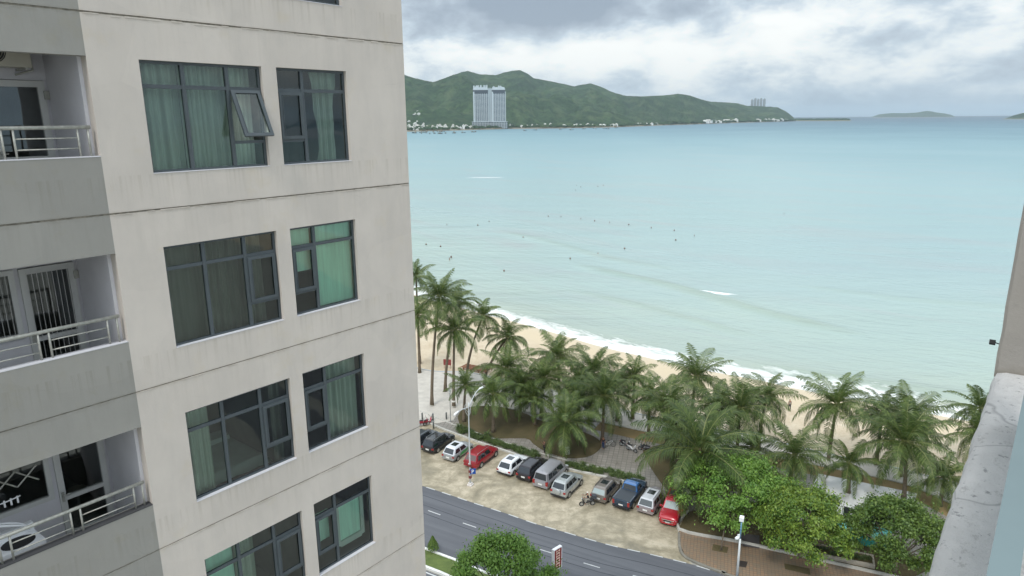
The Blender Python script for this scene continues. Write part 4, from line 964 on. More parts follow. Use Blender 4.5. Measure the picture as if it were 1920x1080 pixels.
def nuts_mesh():
    b_ = MB(); r = random.Random(4)
    for i in range(9):
        a = i * .7; c = Vector((math.cos(a) * .28, math.sin(a) * .28, -.25 - .12 * (i % 3)))
        b_.tube([c + Vector((0, 0, .13)), c + Vector((0, 0, .09)), c, c - Vector((0, 0, .09)), c - Vector((0, 0, .13))], [.03, .1, .13, .1, .03], 8)
    return b_.mesh('coconuts', M_NUT, True)
CROWNS = [palm_crown(1, 26, 4.3, 1.15), palm_crown(2, 29, 4.7, .95), palm_crown(3, 22, 4.1, 1.3), palm_crown(7, 32, 4.9, 1.1), palm_crown(5, 20, 3.9, .85), palm_crown(6, 28, 4.5, 1.2)]
NUTS = nuts_mesh()
GP = 'coconut palms along the beach park'
def palm(cx, cy, base, var, sc, label, wash=False, nuts=False):
    if isinstance(base, tuple):
        bx, by = at(*base); v = ray(cx, cy); k = by / v[1]; top = Vector((v[0] * k, by, H + v[2] * k)); 
    else:                      # a reading of the crown only: its height above the ground is estimated
        h = base; a = at(cx, cy, h); top = Vector((a[0], a[1], h)); r = random.Random(int(cx)); bx, by = a[0] + r.uniform(-.5, .5), a[1] + r.uniform(-.3, .6)
    root = thing('coconut_palm', label, 'palm tree', (bx, by, .1), 0, GP); h = top.z - .1; ox, oy = top.x - bx, top.y - by
    b_ = MB(); n = 9; ptl = [(ox * (i / n) ** 1.6, oy * (i / n) ** 1.6, h * i / n) for i in range(n + 1)]
    b_.tube(ptl, [.24 - .11 * (i / n) + (.08 if i == 0 else 0) for i in range(n + 1)], 10); b_.obj('trunk', M_TRUNK, root, True)
    c = link('crown', CROWNS[var], root); c.location = (ox, oy, h); c.rotation_euler = (R((cx * 7) % 13 - 6), R((cy * 5) % 13 - 6), (cx * 1.7) % 6.28); sc *= 1.24; c.scale = (sc, sc, sc * .96)
    if nuts: q = link('coconuts', NUTS, root); q.location = (ox, oy, h); q.scale = (1.2, 1.2, 1.2)
    if wash:
        b_ = MB(); b_.tube([(ox * (z / h) ** 1.6, oy * (z / h) ** 1.6, z) for z in (.01, .5, 1.1)], [.335, .27, .25], 10); b_.obj('painted_base', M_WASH, root, True)
for a in [
 (780, 518, (787, 682), 4, .85, 'tall thin palm behind the apartment block corner, highest at the far left'),
 (783, 590, (787, 700), 2, .95, 'palm with hanging fronds showing beside the apartment block corner, below the highest one'),
 (824, 555, (810, 762), 1, .95, 'tallest palm at the left with a long straight trunk standing on the pale promenade', True),
 (858, 566, (835, 735), 2, .85, 'palm just behind and to the right of the tallest left palm'),
 (852, 618, (851, 765), 0, .95, 'straight palm in front of the tallest left palm, its crown lower', True),
 (906, 592, (875, 712), 2, .95, 'palm leaning right over the sand, near the stacked beach beds'),
 (952, 632, (908, 722), 0, .92, 'palm leaning strongly right with a round crown against the sand'),
 (873, 722, (870, 792), 4, .72, 'short palm left of the street lamp top, over the paved path'),
 (925, 738, (925, 812), 2, .88, 'short palm rising from the left lawn right of the street lamp'),
 (950, 690, 6.0, 1, .9, 'bushy palm behind the left lawn'),
 (1045, 668, 7.2, 3, .93, 'broad palm with a fan of upright fronds against the sand, left of centre'),
 (1000, 745, 4.2, 0, .8, 'low palm in shade behind the left lawn'),
 (1112, 700, 6.5, 5, 1.0, 'dense palm right of the broad upright-fronded palm'),
 (1133, 742, 6.2, 3, .92, 'full palm with long fronds hanging over the cobbled square', False, True),
 (1061, 790, (1064, 853), 5, .98, 'short thick palm growing in the lawn bed by the parked silver van', True),
 (1085, 718, 6.0, 2, .85, 'palm squeezed between the dense palm and the broad one'),
 (1190, 703, 6.5, 4, .78, 'small spiky palm against the pale sand, left of the surf-line palm'),
 (1254, 757, 6.4, 1, .95, 'palm with arching fronds over the promenade, left of the biggest palm'),
 (1305, 705, 7.8, 1, .95, 'palm whose upright crown overlaps the white surf'),
 (1388, 765, 7.2, 3, .95, 'wide palm right of the surf-line palm'),
 (1437, 742, 7.2, 0, .88, 'palm behind the wide palm, its fronds drooping to the right over the sand'),
 (1313, 842, 6.6, 3, 1.36, 'biggest palm, spreading over the red pickup with coconuts under its crown', False, True),
 (1490, 852, 4.6, 5, .92, 'low palm with upright fronds just above the bright green tree'),
 (1410, 838, 3.0, 4, .7, 'small palm tucked behind the biggest palm'),
 (1569, 758, (1551, 880), 1, .98, 'open palm with a bare leaning trunk standing clear against the sand', True),
 (1592, 868, (1590, 925), 4, .8, 'small dark palm beside the wet white plaza'),
 (1655, 768, 7.0, 0, .8, 'palm crown peeping out behind the large right-hand palm'),
 (1705, 782, 7.6, 5, 1.0, 'upper of the two overlapping palms at the right'),
 (1698, 828, (1694, 935), 3, 1.1, 'large right-hand palm with a pale fan of fronds hanging around its trunk'),
 (1770, 895, (1762, 950), 2, .85, 'dark small palm below the balcony ledge at the far right'),
 (1838, 765, 7.5, 4, .95, 'palm half hidden behind the balcony ledge with fronds on the surf'),
 (975, 722, 5.0, 5, .85, 'palm in the dense left-centre clump, just right of the bushy palm'),
 (1020, 708, 6.0, 1, .8, 'palm with drooping fronds left of the broad upright-fronded palm'),
 (1080, 752, 4.6, 3, .75, 'shaded palm behind the short thick one by the silver van'),
 (1160, 712, 6.0, 0, .82, 'palm filling the gap left of the small spiky palm'),
 (1218, 742, 5.6, 2, .85, 'palm between the small spiky palm and the arching-frond palm'),
 (1345, 765, 6.0, 5, .88, 'palm in the gap between the biggest palm and the wide palm'),
 (1270, 800, 4.8, 0, .8, 'shaded palm low behind the left side of the biggest palm'),
 (1838, 815, 5.5, 5, .85, 'lower palm half hidden behind the balcony ledge'),
]: palm(*a)
# ---------------------------------------------------------------- broadleaf trees
def lobes_tree(seed, R_, Hc, lobes, leaves, lm, size=.16, trunk=.16, base_h=1.5):
    r = random.Random(seed); V, F = [], []
    cents = []
    for i in range(lobes):
        a = i * 2.4 + r.uniform(-.4, .4); u = ((i + .5) / lobes); ze = 1 - 1.35 * u; rr = math.sqrt(max(.05, 1 - ze * ze)) * r.uniform(.55, 1.08)
        cents.append(Vector((math.cos(a) * rr * R_, math.sin(a) * rr * R_, base_h + Hc * .45 + ze * Hc * .52 * r.uniform(.8, 1.1))))
    for c in cents:
        cr = R_ * r.uniform(.12, .24)
        for _ in range(leaves):
            d = Vector((r.gauss(0, 1), r.gauss(0, 1), r.gauss(0, .75))).normalized() * cr * (.25 + min(1.9, abs(r.gauss(.45, .42)))); d.z *= .7
            p = c + d; n_ = (d.normalized() * .6 + Vector((r.uniform(-1, 1), r.uniform(-1, 1), r.uniform(-.2, 1.3)))).normalized()
            a = n_.cross(Vector((r.uniform(-1, 1), r.uniform(-1, 1), .3))).normalized(); b_ = n_.cross(a); s_ = size * r.uniform(.45, 1.35)
            k = len(V); V += [p - a * s_, p + b_ * s_ * .5 - n_ * .02, p + a * s_ * .9 - n_ * s_ * .25, p - b_ * s_ * .5 - n_ * .02]; F.append((k, k + 1, k + 2, k + 3))
    m = bpy.data.meshes.new('crown'); m.from_pydata([tuple(x) for x in V], [], F); m.materials.append(lm); m.update()
    tb = MB(); fork = Vector((0, 0, base_h * .9))
    tb.tube([(0, 0, 0), (.05, .02, base_h * .5), fork], [trunk * 1.3, trunk, trunk * .9], 9)
    for c in cents[::2]:
        mid = fork.lerp(c, .5) + Vector((r.uniform(-.2, .2), r.uniform(-.2, .2), .25)); tb.tube([fork, mid, c], [trunk * .5, trunk * .3, .02], 6)
    return m, tb
M_L1 = leaf_mat('leaf_bright', (.075, .165, .030), (.135, .27, .045), (.24, .38, .07), .25, .4)
M_L2 = leaf_mat('leaf_yellow_green', (.050, .115, .022), (.10, .20, .032), (.26, .34, .05), .22, .4)
M_L3 = leaf_mat('leaf_dark', (.040, .085, .020), (.08, .15, .030), (.18, .26, .045), .22, .4)
M_BARK = mat('bark', srgb(120, 110, 96), .95, var=.25, vs=6, bump=.5)
def tree(px, py, z, args, label, name='broadleaf_tree', cat='tree', scl=(1, 1, 1)):
    a = at(px, py, z); root = thing(name, label, cat, (a[0], a[1], .1)); m, tb = lobes_tree(*args)
    tb.obj('trunk', M_BARK, root, True); c = link('crown', m, root); c.scale = scl; return root
tree(1378, 925, 3.6, (21, 5.3, 5.2, 66, 520, M_L1, .145, .17, 1.7), 'bright green spreading tree right of the red pickup')
tree(1505, 990, 3.2, (22, 4.2, 5.0, 60, 520, M_L2, .135, .16, 1.4), 'tree with yellowish leaf tips between the bright green tree and the round dark one')
tree(1685, 1018, 3.2, (23, 4.3, 5.2, 64, 520, M_L3, .13, .16, 1.5), 'round dense dark green tree beside the balcony ledge')
tree(940, 1085, 4.4, (25, 3.9, 5.0, 54, 480, M_L1, .13, .14, 2.6), 'bright green street tree on the median at the bottom of the view')
yt = thing('young_tree', 'thin young tree in a square pit on the sidewalk by the dark stone panel', 'tree', P(1352, 1032, .15)); b_ = MB(); b_.tube([(0, 0, 0), (.1, .1, 1.2), (.3, .3, 2.6)], [.09, .06, .04], 8)
b_.obj('trunk', M_BARK, yt, True)
m_, tb_ = lobes_tree(31, .9, 1.2, 9, 90, M_L1, .13, .05, 0); cc_ = link('crown', m_, yt); cc_.location = (.3, .3, 2.2)
# topiary cone on the median
a = P(812, 1033, .14); tp = thing('cone_shrub', 'clipped dark conical shrub on the grass median', 'shrub', a); tb = MB(); tb.tube([(0, 0, 0), (0, 0, .5)], .06, 7); tb.obj('stem', M_BARK, tp)
r = random.Random(8); V, F = [], []
for _ in range(2600):
    z = r.random() ** .8; rr = (.62 * (1 - z) + .06) * (.7 + .3 * r.random()); q = r.uniform(0, 6.283); p = Vector((math.cos(q) * rr, math.sin(q) * rr, .35 + z * 1.25)); n_ = Vector((math.cos(q), math.sin(q), .5)) + Vector((r.uniform(-.6, .6),) * 3)
    a_ = n_.cross(Vector((0, .3, 1))).normalized() * .06; b__ = n_.cross(a_).normalized() * .04; k = len(V); V += [p - a_, p + b__, p + a_, p - b__]; F.append((k, k + 1, k + 2, k + 3))
mm = bpy.data.meshes.new('foliage'); mm.from_pydata([tuple(x) for x in V], [], F); mm.materials.append(M_L3); link('foliage', mm, tp)
# planting strip: strappy leafed plants, clump by clump
def clump_mesh(seed, n, L):
    r = random.Random(seed); V, F = [], []
    for i in range(n):
        a = r.uniform(0, 6.283); e = r.uniform(.5, 1.35); l_ = L * r.uniform(.6, 1.1); d = Vector((math.cos(a) * math.cos(e), math.sin(a) * math.cos(e), math.sin(e))); s = Vector((-math.sin(a), math.cos(a), 0)) * .035
        p0 = Vector((r.uniform(-.12, .12), r.uniform(-.12, .12), 0)); p1 = p0 + d * l_ * .55; p2 = p1 + (d + Vector((0, 0, -.9))).normalized() * l_ * .5; k = len(V)
        V += [p0 - s * .6, p0 + s * .6, p1 + s, p1 - s, p2]; F += [(k, k + 1, k + 2, k + 3), (k + 3, k + 2, k + 4)]
    m = bpy.data.meshes.new('plant'); m.from_pydata([tuple(x) for x in V], [], F); m.materials.append(M_L4); return m
M_L4 = leaf_mat('leaf_strappy', (.05, .09, .03), (.09, .14, .045), (.17, .22, .07), .3, .45)
CL = [clump_mesh(s, 46, .75) for s in (1, 2, 3)]
KB = [tuple(p) for p in resample(KL[3:], 0, lambda b, c: max(2, int((c - b).length / .45)))]; LK = walk(KB)
r = random.Random(17)
segs = [((850, 812), (1003, 863)), ((1060, 878), (1198, 908))]
def merged(name, meshes, placed, m_, label):          # many plants grown into one hedge: one object
    V, F = [], []
    for k, loc, rz, sc in placed:
        me = meshes[k]; M_ = Matrix.Translation(loc) @ Matrix.Rotation(rz, 4, 'Z') @ Matrix.Scale(sc, 4); b_ = len(V)
        V += [tuple(M_ @ v.co) for v in me.vertices]; F += [tuple(b_ + q for q in p.vertices) for p in me.polygons]
    m = bpy.data.meshes.new(name); m.from_pydata(V, [], F); m.materials.append(m_); return tag(link(name, m), label, 'hedge', None, 'stuff')
for si_, (pa, pb) in enumerate(segs):
    sa_, sb2 = [min(range(len(KB)), key=lambda i: (Vector(KB[i]) - Vector(at(*q))).length) for q in (pa, pb)]
    s0, s1 = LK[sa_], LK[sb2]; n = int((s1 - s0) / .16); pl = []
    for i in range(n):
        s = s0 + (s1 - s0) * (i + r.random()) / n; p = on(KB, LK, s); q = on(KB, LK, min(LK[-1], s + .5)); d = (q - p).normalized() if (q - p).length > 0 else Vector((1, 0)); o_ = r.uniform(.3, 1.5)
        pl.append((i % 3, Vector((p.x - d.y * o_, p.y + d.x * o_, .12)), r.uniform(0, 6), r.uniform(.6, 1.2)))
    merged('hedge', CL, pl, M_L4, ('strappy green hedge strip beyond the red and white cars', 'strappy green hedge strip behind the silver van and blue pickup')[si_])
for i, (px, py, sc, lb) in enumerate(((862, 806, 1.7, 'taller dark tufted plant at the left end of the hedge strip'), (912, 822, 2.1, 'tall spiky plant standing above the hedge right of the street lamp'))):
    o = link('tufted_plant', CL[i]); o.location = P(px, py, .12); o.scale = (sc,) * 3; tag(o, lb, 'plant')
# ---------------------------------------------------------------- cars
M_GLASSCAR = mat('car_glass', (.018, .022, .026), .06, 0, coat=1); M_GLASSL = mat('car_glass_light', srgb(150, 162, 160), .08, 0, coat=1)
M_TYRE = mat('tyre', (.02, .02, .02), .85); M_RIM = mat('alloy_rim', srgb(180, 182, 184), .3, .8); M_TRIM = mat('black_trim', (.025, .025, .028), .5)
M_TAIL = mat('tail_lamp', srgb(150, 20, 24), .2, coat=1); M_HEAD = mat('head_lamp', srgb(214, 220, 224), .1, coat=1); M_PLATE = mat('number_plate', srgb(226, 226, 222), .5); M_CHR = mat('chrome', srgb(210, 212, 214), .12, .9)
def paint(name, col, metal=.2): return mat('paint_' + name, col, .3, metal, var=.02, coat=1)
def car(label, x, y, head, L, W, Ht, pm, style='suv', roof=None, belt=None, group='cars parked in the seafront row', extras=(), glass_r=None, name='parked_car', rail=True, trim=False, cat='car'):
    root = thing(name, label, cat, (x, y, .004), head, group); root.scale = (1.08, 1.08, 1.06); hl, hw_ = L / 2, W / 2; belt = belt or Ht * .58; gb = .24
    hood = belt * .97 if style != 'van' else belt; xs = {'suv': (-.985, -.80, .42, .16), 'hatch': (-.96, -.72, .46, .14), 'van': (-.99, -.90, .70, .42), 'sedan': (-.62, -.40, .46, .14), 'pickup': (-.16, -.08, .46, .22)}[style]
    xr0, xr1, xf0, xf1 = [q * hl for q in xs]
    b_ = MB()
    stn = [(-1, .80, .30, .80), (-.975, .93, .24, .93), (-.9, .985, gb, 1), (-.7, 1, gb, 1), (-.3, 1, gb, 1), (.1, 1, gb, 1), (.4, 1, gb, .995), (.6, .99, gb, .95), (.8, .965, gb, .90), (.93, .90, gb, .82), (.985, .80, .27, .72), (1, .66, .32, .60)]
    if style == 'van': stn = stn[:6] + [(.5, 1, gb, 1), (.7, .99, gb, .96), (.85, .95, gb, .80), (.94, .88, gb, .68), (1, .70, .3, .56)]
    if style == 'pickup': stn = [(-1, .95, .42, .98), (-.99, .97, .40, 1), (-.7, 1, .34, 1), (-.3, 1, .30, 1), (.1, 1, .28, 1), (.4, 1, .28, 1), (.6, .99, .28, .98), (.8, .97, .28, .95), (.93, .92, .28, .88), (.985, .84, .3, .78), (1, .74, .34, .66)]
    vs = []; NRg = 11
    for (sx, sw_, zb, zt_) in stn:
        X, w2, zt2 = sx * hl, sw_ * hw_, zt_ * belt
        pr = [(0, zb), (.80, zb), (.96, zb + .10), (1.0, zb + .28), (.995, zt2 * .72 + zb * .28), (.955, zt2 - .10), (.90, zt2 - .02), (.70, zt2 + .012), (.4, zt2 + .022), (0, zt2 + .03)]
        ring = [(X, w2 * q, z) for q, z in pr] + [(X, -w2 * q, z) for q, z in reversed(pr[1:-1])]
        vs += ring; NRg = len(ring)
    fs = [(i * NRg + k, i * NRg + (k + 1) % NRg, (i + 1) * NRg + (k + 1) % NRg, (i + 1) * NRg + k) for i in range(len(stn) - 1) for k in range(NRg)] + [tuple(reversed(range(NRg))), tuple((len(stn) - 1) * NRg + k for k in range(NRg))]
    b_.add(vs, fs)
    body = b_.obj('body', pm, root, True); body.data.set_sharp_from_angle(angle=R(38)) if hasattr(body.data, 'set_sharp_from_angle') else None
    # cabin: a faceted greenhouse with rounded roof edge
    wb, wt = hw_ * .90, hw_ * .73; zb, zr = belt - .01, Ht
    def ringc(xa, xb, w_, z): return [(xa, -w_ * .93, z), (xa + .0, w_ * .93, z), (xa + .08 * (xb - xa), w_, z), (xb - .1 * (xb - xa), w_, z), (xb, w_ * .90, z), (xb, -w_ * .90, z), (xb - .1 * (xb - xa), -w_, z), (xa + .08 * (xb - xa), -w_, z)]
    R0, R1, R2 = ringc(xr0, xf0, wb, zb), ringc(xr1 - (xr1 - xr0) * .12, xf1 + (xf0 - xf1) * .12, wt + (wb - wt) * .1, zr - .10), ringc(xr1 + .06, xf1 - .06, wt * .93, zr - .02); R3 = ringc(xr1 + .3, xf1 - .3, wt * .6, zr)
    b_ = MB(); b_.add(R0 + R1 + R2 + R3, [(i * 8 + k, i * 8 + (k + 1) % 8, (i + 1) * 8 + (k + 1) % 8, (i + 1) * 8 + k) for i in range(3) for k in range(8)] + [tuple(24 + k for k in range(8))])
    b_.f = [tuple(reversed(q)) for q in b_.f]
    cab = b_.obj('cabin', roof or pm, root); me = cab.data; me.flip_normals() if False else None
    def pane(nm, a, b2, c_, d_, m_, ins=(.07, .07, .1, .10), eps=.012):
        a, b2, c_, d_ = map(Vector, (a, b2, c_, d_)); n_ = (b2 - a).cross(d_ - a).normalized(); ce = (a + b2 + c_ + d_) / 4
        if n_.dot(ce - Vector((0, 0, belt * .8))) < 0: n_ = -n_
        f_ = lambda u, w_: (a.lerp(b2, u)).lerp(d_.lerp(c_, u), w_) + n_ * eps
        q = MB(); q.quad(f_(ins[0], ins[2]), f_(1 - ins[1], ins[2]), f_(1 - ins[1], 1 - ins[3]), f_(ins[0], 1 - ins[3])); return q.obj(nm, m_, root)
    pane('rear_window', R0[0], R0[1], R1[1], R1[0], glass_r or M_GLASSCAR, (.06, .06, .12 if style != 'pickup' else .1, .06))
    pane('windshield', R0[4], R0[5], R1[5], R1[4], M_GLASSL if 'lightws' in extras else M_GLASSCAR, (.04, .04, .04, .04))
    nsp = 3 if style in ('suv', 'van') and L > 4.2 else 2
    for sg, (ia, ib) in ((1, (2, 3)), (-1, (7, 6))):
        A0, A1, B0, B1_ = Vector(R0[ia]), Vector(R0[ib]), Vector(R1[ia]), Vector(R1[ib])
        cuts = {3: (.0, .26, .60, 1.0), 2: (0.0, .46, 1.0)}[nsp]
        for q in range(nsp): pane('side_window', A0.lerp(A1, cuts[q]), A0.lerp(A1, cuts[q + 1]), B0.lerp(B1_, cuts[q + 1]), B0.lerp(B1_, cuts[q]), M_GLASSCAR, (.05, .05, .08, .12))
    # wheels
    wr = .34 if style in ('suv', 'pickup', 'van') else .31
    if style == 'pickup': wr = .39
    for fx in (-.62, .64):
        for sg in (-1, 1):
            wx, wy = fx * hl, sg * (hw_ - .10)
            b_ = MB(); b_.tube([(0, -.115, 0), (0, -.1, 0), (0, .1, 0), (0, .115, 0)], [wr * .9, wr, wr, wr * .9], 20); wo = b_.obj('wheel', M_TYRE, root); wo.location = (wx, wy, wr)
            b_ = MB(); b_.tube([(0, sg * .116, 0), (0, sg * .122, 0)], [wr * .66, wr * .62], 14); ro = b_.obj('rim', M_RIM, wo)
            b_ = MB(); n_ = 16; ar = [(wx + math.cos(k * math.pi / n_) * (wr + .07), sg * (hw_ + .004), wr + math.sin(k * math.pi / n_) * (wr + .07)) for k in range(n_ + 1)]
            b_.add(ar + [(wx - wr - .07, sg * (hw_ + .004), gb + .02), (wx + wr + .07, sg * (hw_ + .004), gb + .02)], [tuple(range(n_ + 3))]); b_.obj('wheel_arch', M_TRIM, root)
    # bumpers, lamps, plates, mirrors, handles
    b_ = MB(); b_.box(-hl - .04, -hl + .14, -hw_ * .90, hw_ * .90, .30, .46); b_.obj('rear_bumper', M_TRIM if trim or style == 'pickup' else pm, root)
    b_ = MB(); b_.box(hl - .2, hl + .015, -hw_ * .66, hw_ * .66, .28, .44); b_.obj('front_bumper', M_TRIM if style != 'pickup' else pm, root)
    tz0, tz1 = (belt * .66, belt * .86) if style not in ('van', 'pickup') else (belt * .55, belt * .95)
    for sg in (-1, 1):
        b_ = MB(); b_.box(-hl - .012, -hl + .16, sg * hw_ * .66, sg * hw_ * .935, tz0, tz1); b_.obj('tail_light', M_TAIL, root)
        b_ = MB(); b_.box(hl - .30, hl - .035, sg * hw_ * .50, sg * hw_ * .84, belt * .58, belt * .70) ; b_.obj('headlight', M_HEAD, root)
        b_ = MB(); b_.box(xf0 - .30, xf0 - .14, sg * (hw_ - .04), sg * (hw_ + .17), belt - .02, belt + .13); b_.obj('mirror', pm if not trim else M_TRIM, root)
        for hx_ in (-.12, .17): b_ = MB(); b_.box(hx_ * hl, hx_ * hl + .2, sg * (hw_ - .005), sg * (hw_ + .02), belt * .80, belt * .83); b_.obj('door_handle', M_CHR if 'chrome' in extras else pm, root)
        b_ = MB()
        for dx_ in (-.30, .06, .40): b_.box(dx_ * hl - .006, dx_ * hl + .006, sg * (hw_ - .01), sg * (hw_ + .0035), gb + .12, belt - .12)
        b_.obj('door_seam', M_TRIM, root)
        if style in ('suv', 'van') or trim: b_ = MB(); b_.box(-.5 * hl, .5 * hl, sg * (hw_ - .03), sg * (hw_ + .012), gb + .0, gb + .11); b_.obj('side_sill', M_TRIM, root)
        if rail and style == 'suv':
            b_ = MB(); yy = sg * wt * .90; b_.tube([(xr1 + .15, yy, zr - .03), (xr1 + .25, yy, zr + .045), (xf1 - .25, yy, zr + .045), (xf1 - .12, yy, zr - .03)], .022, 6); b_.obj('roof_rail', M_RIM if 'silver_rail' in extras else M_TRIM, root)
    b_ = MB(); b_.box(-hl - .03, -hl + .02, -.22, .22, belt * .50 + .02, belt * .50 + .17); b_.obj('number_plate', M_PLATE, root)
    b_ = MB(); b_.box(hl - .05, hl + .012, -hw_ * .38, hw_ * .38, belt * .44, belt * .62); g2 = b_.obj('grille', M_TRIM, root)
    b_ = MB(); b_.box(hl + .012, hl + .02, -.2, .2, .42, .54); b_.obj('number_plate', M_PLATE, root)
    b_ = MB(); zc_ = zr + .003
    if 'sunroof' in extras: b_.box(xf1 - 1.25, xf1 - .45, -wt * .55, wt * .55, zr - .02, zc_ + .004); b_.obj('sunroof', M_GLASSCAR, root)
    if 'spare' in extras:
        b_ = MB(); b_.tube([(-hl - .19, 0, .88), (-hl - .16, 0, .88), (-hl - .01, 0, .88)], [.27, .33, .33], 24); b_.obj('spare_wheel_cover', pm, root, True)
    if 'spoiler' in extras: b_ = MB(); b_.box(xr1 - .16, xr1 + .12, -wt * .85, wt * .85, zr - .07, zr - .03); b_.obj('spoiler', pm, root)
    if 'taxi' in extras:
        for sg in (-1, 1):
            b_ = MB(); y_ = sg * (hw_ + .006); b_.add([(-.55 * hl, y_, .5), (.1 * hl, y_, .5), (.45 * hl, y_, .86), (-.2 * hl, y_, .86)], [(0, 1, 2, 3)]); b_.obj('green_stripe', mat('taxi_green', srgb(46, 150, 70), .4), root)
    if 'antenna' in extras: b_ = MB(); b_.tube([(xr1 + .3, 0, zr), (xr1 + .15, 0, zr + .2)], .012, 5); b_.obj('antenna', M_TRIM, root)
    if style == 'pickup':
        bx0, bx1 = -hl + .08, xr0 - .06
        if 'tonneau' in extras: b_ = MB(); b_.box(bx0, bx1, -hw_ * .86, hw_ * .86, belt + .0, belt + .06); b_.obj('tonneau_cover', mat('tonneau', srgb(58, 64, 70), .45), root)
        else: b_ = MB(); b_.box(bx0 + .05, bx1, -hw_ * .8, hw_ * .8, belt + .005, belt + .04); b_.obj('bed_liner', M_TRIM, root)
        for sg in (-1, 1): b_ = MB(); b_.box(bx0, bx1, sg * hw_ * .86, sg * hw_ * .98, belt - .02, belt + .05); b_.obj('bed_rail', pm, root)
        b_ = MB(); b_.box(-hl - .02, -hl + .02, -hw_ * .7, hw_ * .7, belt * .5, belt * .96); b_.obj('tailgate', pm, root)
        b_ = MB(); b_.box(-hl - .03, -hl - .015, -.16, .16, belt * .84, belt * .89); b_.obj('handle', M_TRIM, root)
        b_ = MB(); b_.box(-hl - .12, -hl, -hw_ * .9, hw_ * .9, .42, .54); b_.obj('step_bumper', M_CHR if 'chrome' in extras else M_TRIM, root)
        if 'rack' in extras:
            b_ = MB()
            for sg in (-1, 1): b_.tube([(bx1 - .1, sg * hw_ * .8, belt), (bx1 + .25, sg * hw_ * .62, Ht + .06), (xf1 - .2, sg * hw_ * .55, Ht + .06)], .035, 6)
            for q in range(4): xx = bx1 + .3 + q * .33; b_.tube([(xx, -hw_ * .58, Ht + .06), (xx, hw_ * .58, Ht + .06)], .03, 6)
            b_.obj('roof_rack', pm, root)
        if 'grille' in extras:
            b_ = MB(); b_.box(hl - .02, hl + .03, -hw_ * .62, hw_ * .62, belt * .62, belt * .68); b_.box(hl - .02, hl + .03, -hw_ * .55, hw_ * .55, belt * .44, belt * .48); b_.obj('grille_bar', M_CHR, root)
    return root
HD = R(58.5)
def park(px, py, L, dh=0.0, rev=False, dx=0):
    a = at(px, py, .3); h = HD + R(dh); c = Vector(a) + Vector((math.cos(h), math.sin(h))) * (L / 2 + dx)
    return c.x, c.y, h + (math.pi if rev else 0)
bk = park(803, 846, 4.4)
rowd = Vector((.85, -.52))
car('dark hatchback mostly hidden behind the building corner, first of the parked row', bk[0] - rowd.x * 2.5, bk[1] - rowd.y * 2.5, HD, 4.1, 1.75, 1.5, paint('charcoal', (.03, .035, .04)), 'hatch')
car('black car with roof rails beside the building corner, second of the parked row', *bk, 4.4, 1.82, 1.66, paint('black', (.012, .013, .016)), 'suv', extras=('silver_rail',))
car('small grey and white taxi with a green stripe on its flank', *park(841, 861, 4.0), 4.0, 1.75, 1.58, paint('grey_silver', srgb(150, 152, 152)), 'hatch', roof=paint('white_roof', srgb(214, 218, 222), 0), extras=('taxi', 'sunroof'))
car('red SUV parked behind the street lamp', *park(883, 874, 4.6), 4.6, 1.86, 1.66, paint('red', (.30, .008, .018)), 'suv', extras=('silver_rail',), glass_r=mat('tint_red_glass', (.09, .05, .05), .08, coat=1))
car('white crossover with a rounded dark rear window', *park(945, 888, 4.1), 4.1, 1.82, 1.52, paint('white', srgb(226, 228, 230), 0), 'hatch', extras=('sunroof', 'spoiler'), trim=True)
car('black SUV with dark red tail lights between the white crossover and the silver van', *park(982, 898, 4.5), 4.5, 1.84, 1.66, paint('dark_maroon', (.016, .012, .016)), 'suv')
car('silver van with a long plain roof', *park(1014, 912, 4.9), 4.9, 1.88, 1.88, paint('silver', srgb(158, 156, 160), .4), 'van', belt=1.05, extras=('antenna',))
car('silver SUV with a round spare wheel cover on its tail', *park(1047, 930, 4.3), 4.3, 1.80, 1.76, paint('pale_silver', srgb(178, 182, 182), .4), 'suv', belt=1.08, extras=('spare', 'silver_rail', 'sunroof'), trim=True, glass_r=M_GLASSCAR)
car('grey-brown car with a pale rear window beside the blue pickup', *park(1122, 938, 4.4), 4.4, 1.80, 1.55, paint('champagne', srgb(122, 114, 106), .4), 'suv', glass_r=M_GLASSL, extras=('sunroof', 'chrome'), belt=.95)
car('blue pickup truck with a covered cargo bed', *park(1165, 951, 5.1), 5.1, 1.88, 1.80, paint('deep_blue', (.022, .048, .085), .3), 'pickup', belt=1.12, roof=paint('bright_blue', (.035, .14, .36), .3), extras=('tonneau',))
car('silver wagon with maroon sides between the blue and red pickups', *park(1210, 960, 4.5), 4.5, 1.80, 1.62, paint('maroon_side', srgb(150, 140, 142), .3), 'suv', roof=paint('white_silver', srgb(204, 206, 210), .2), extras=('sunroof',), glass_r=mat('grey_glass', srgb(70, 76, 78), .1, coat=1))
car('red pickup truck facing the road with a red rack over its cab', *park(1252, 981, 5.0, 6, True), 5.0, 1.88, 1.78, paint('bright_red', (.42, .008, .02), .1), 'pickup', belt=1.10, extras=('rack', 'grille', 'chrome', 'lightws'))
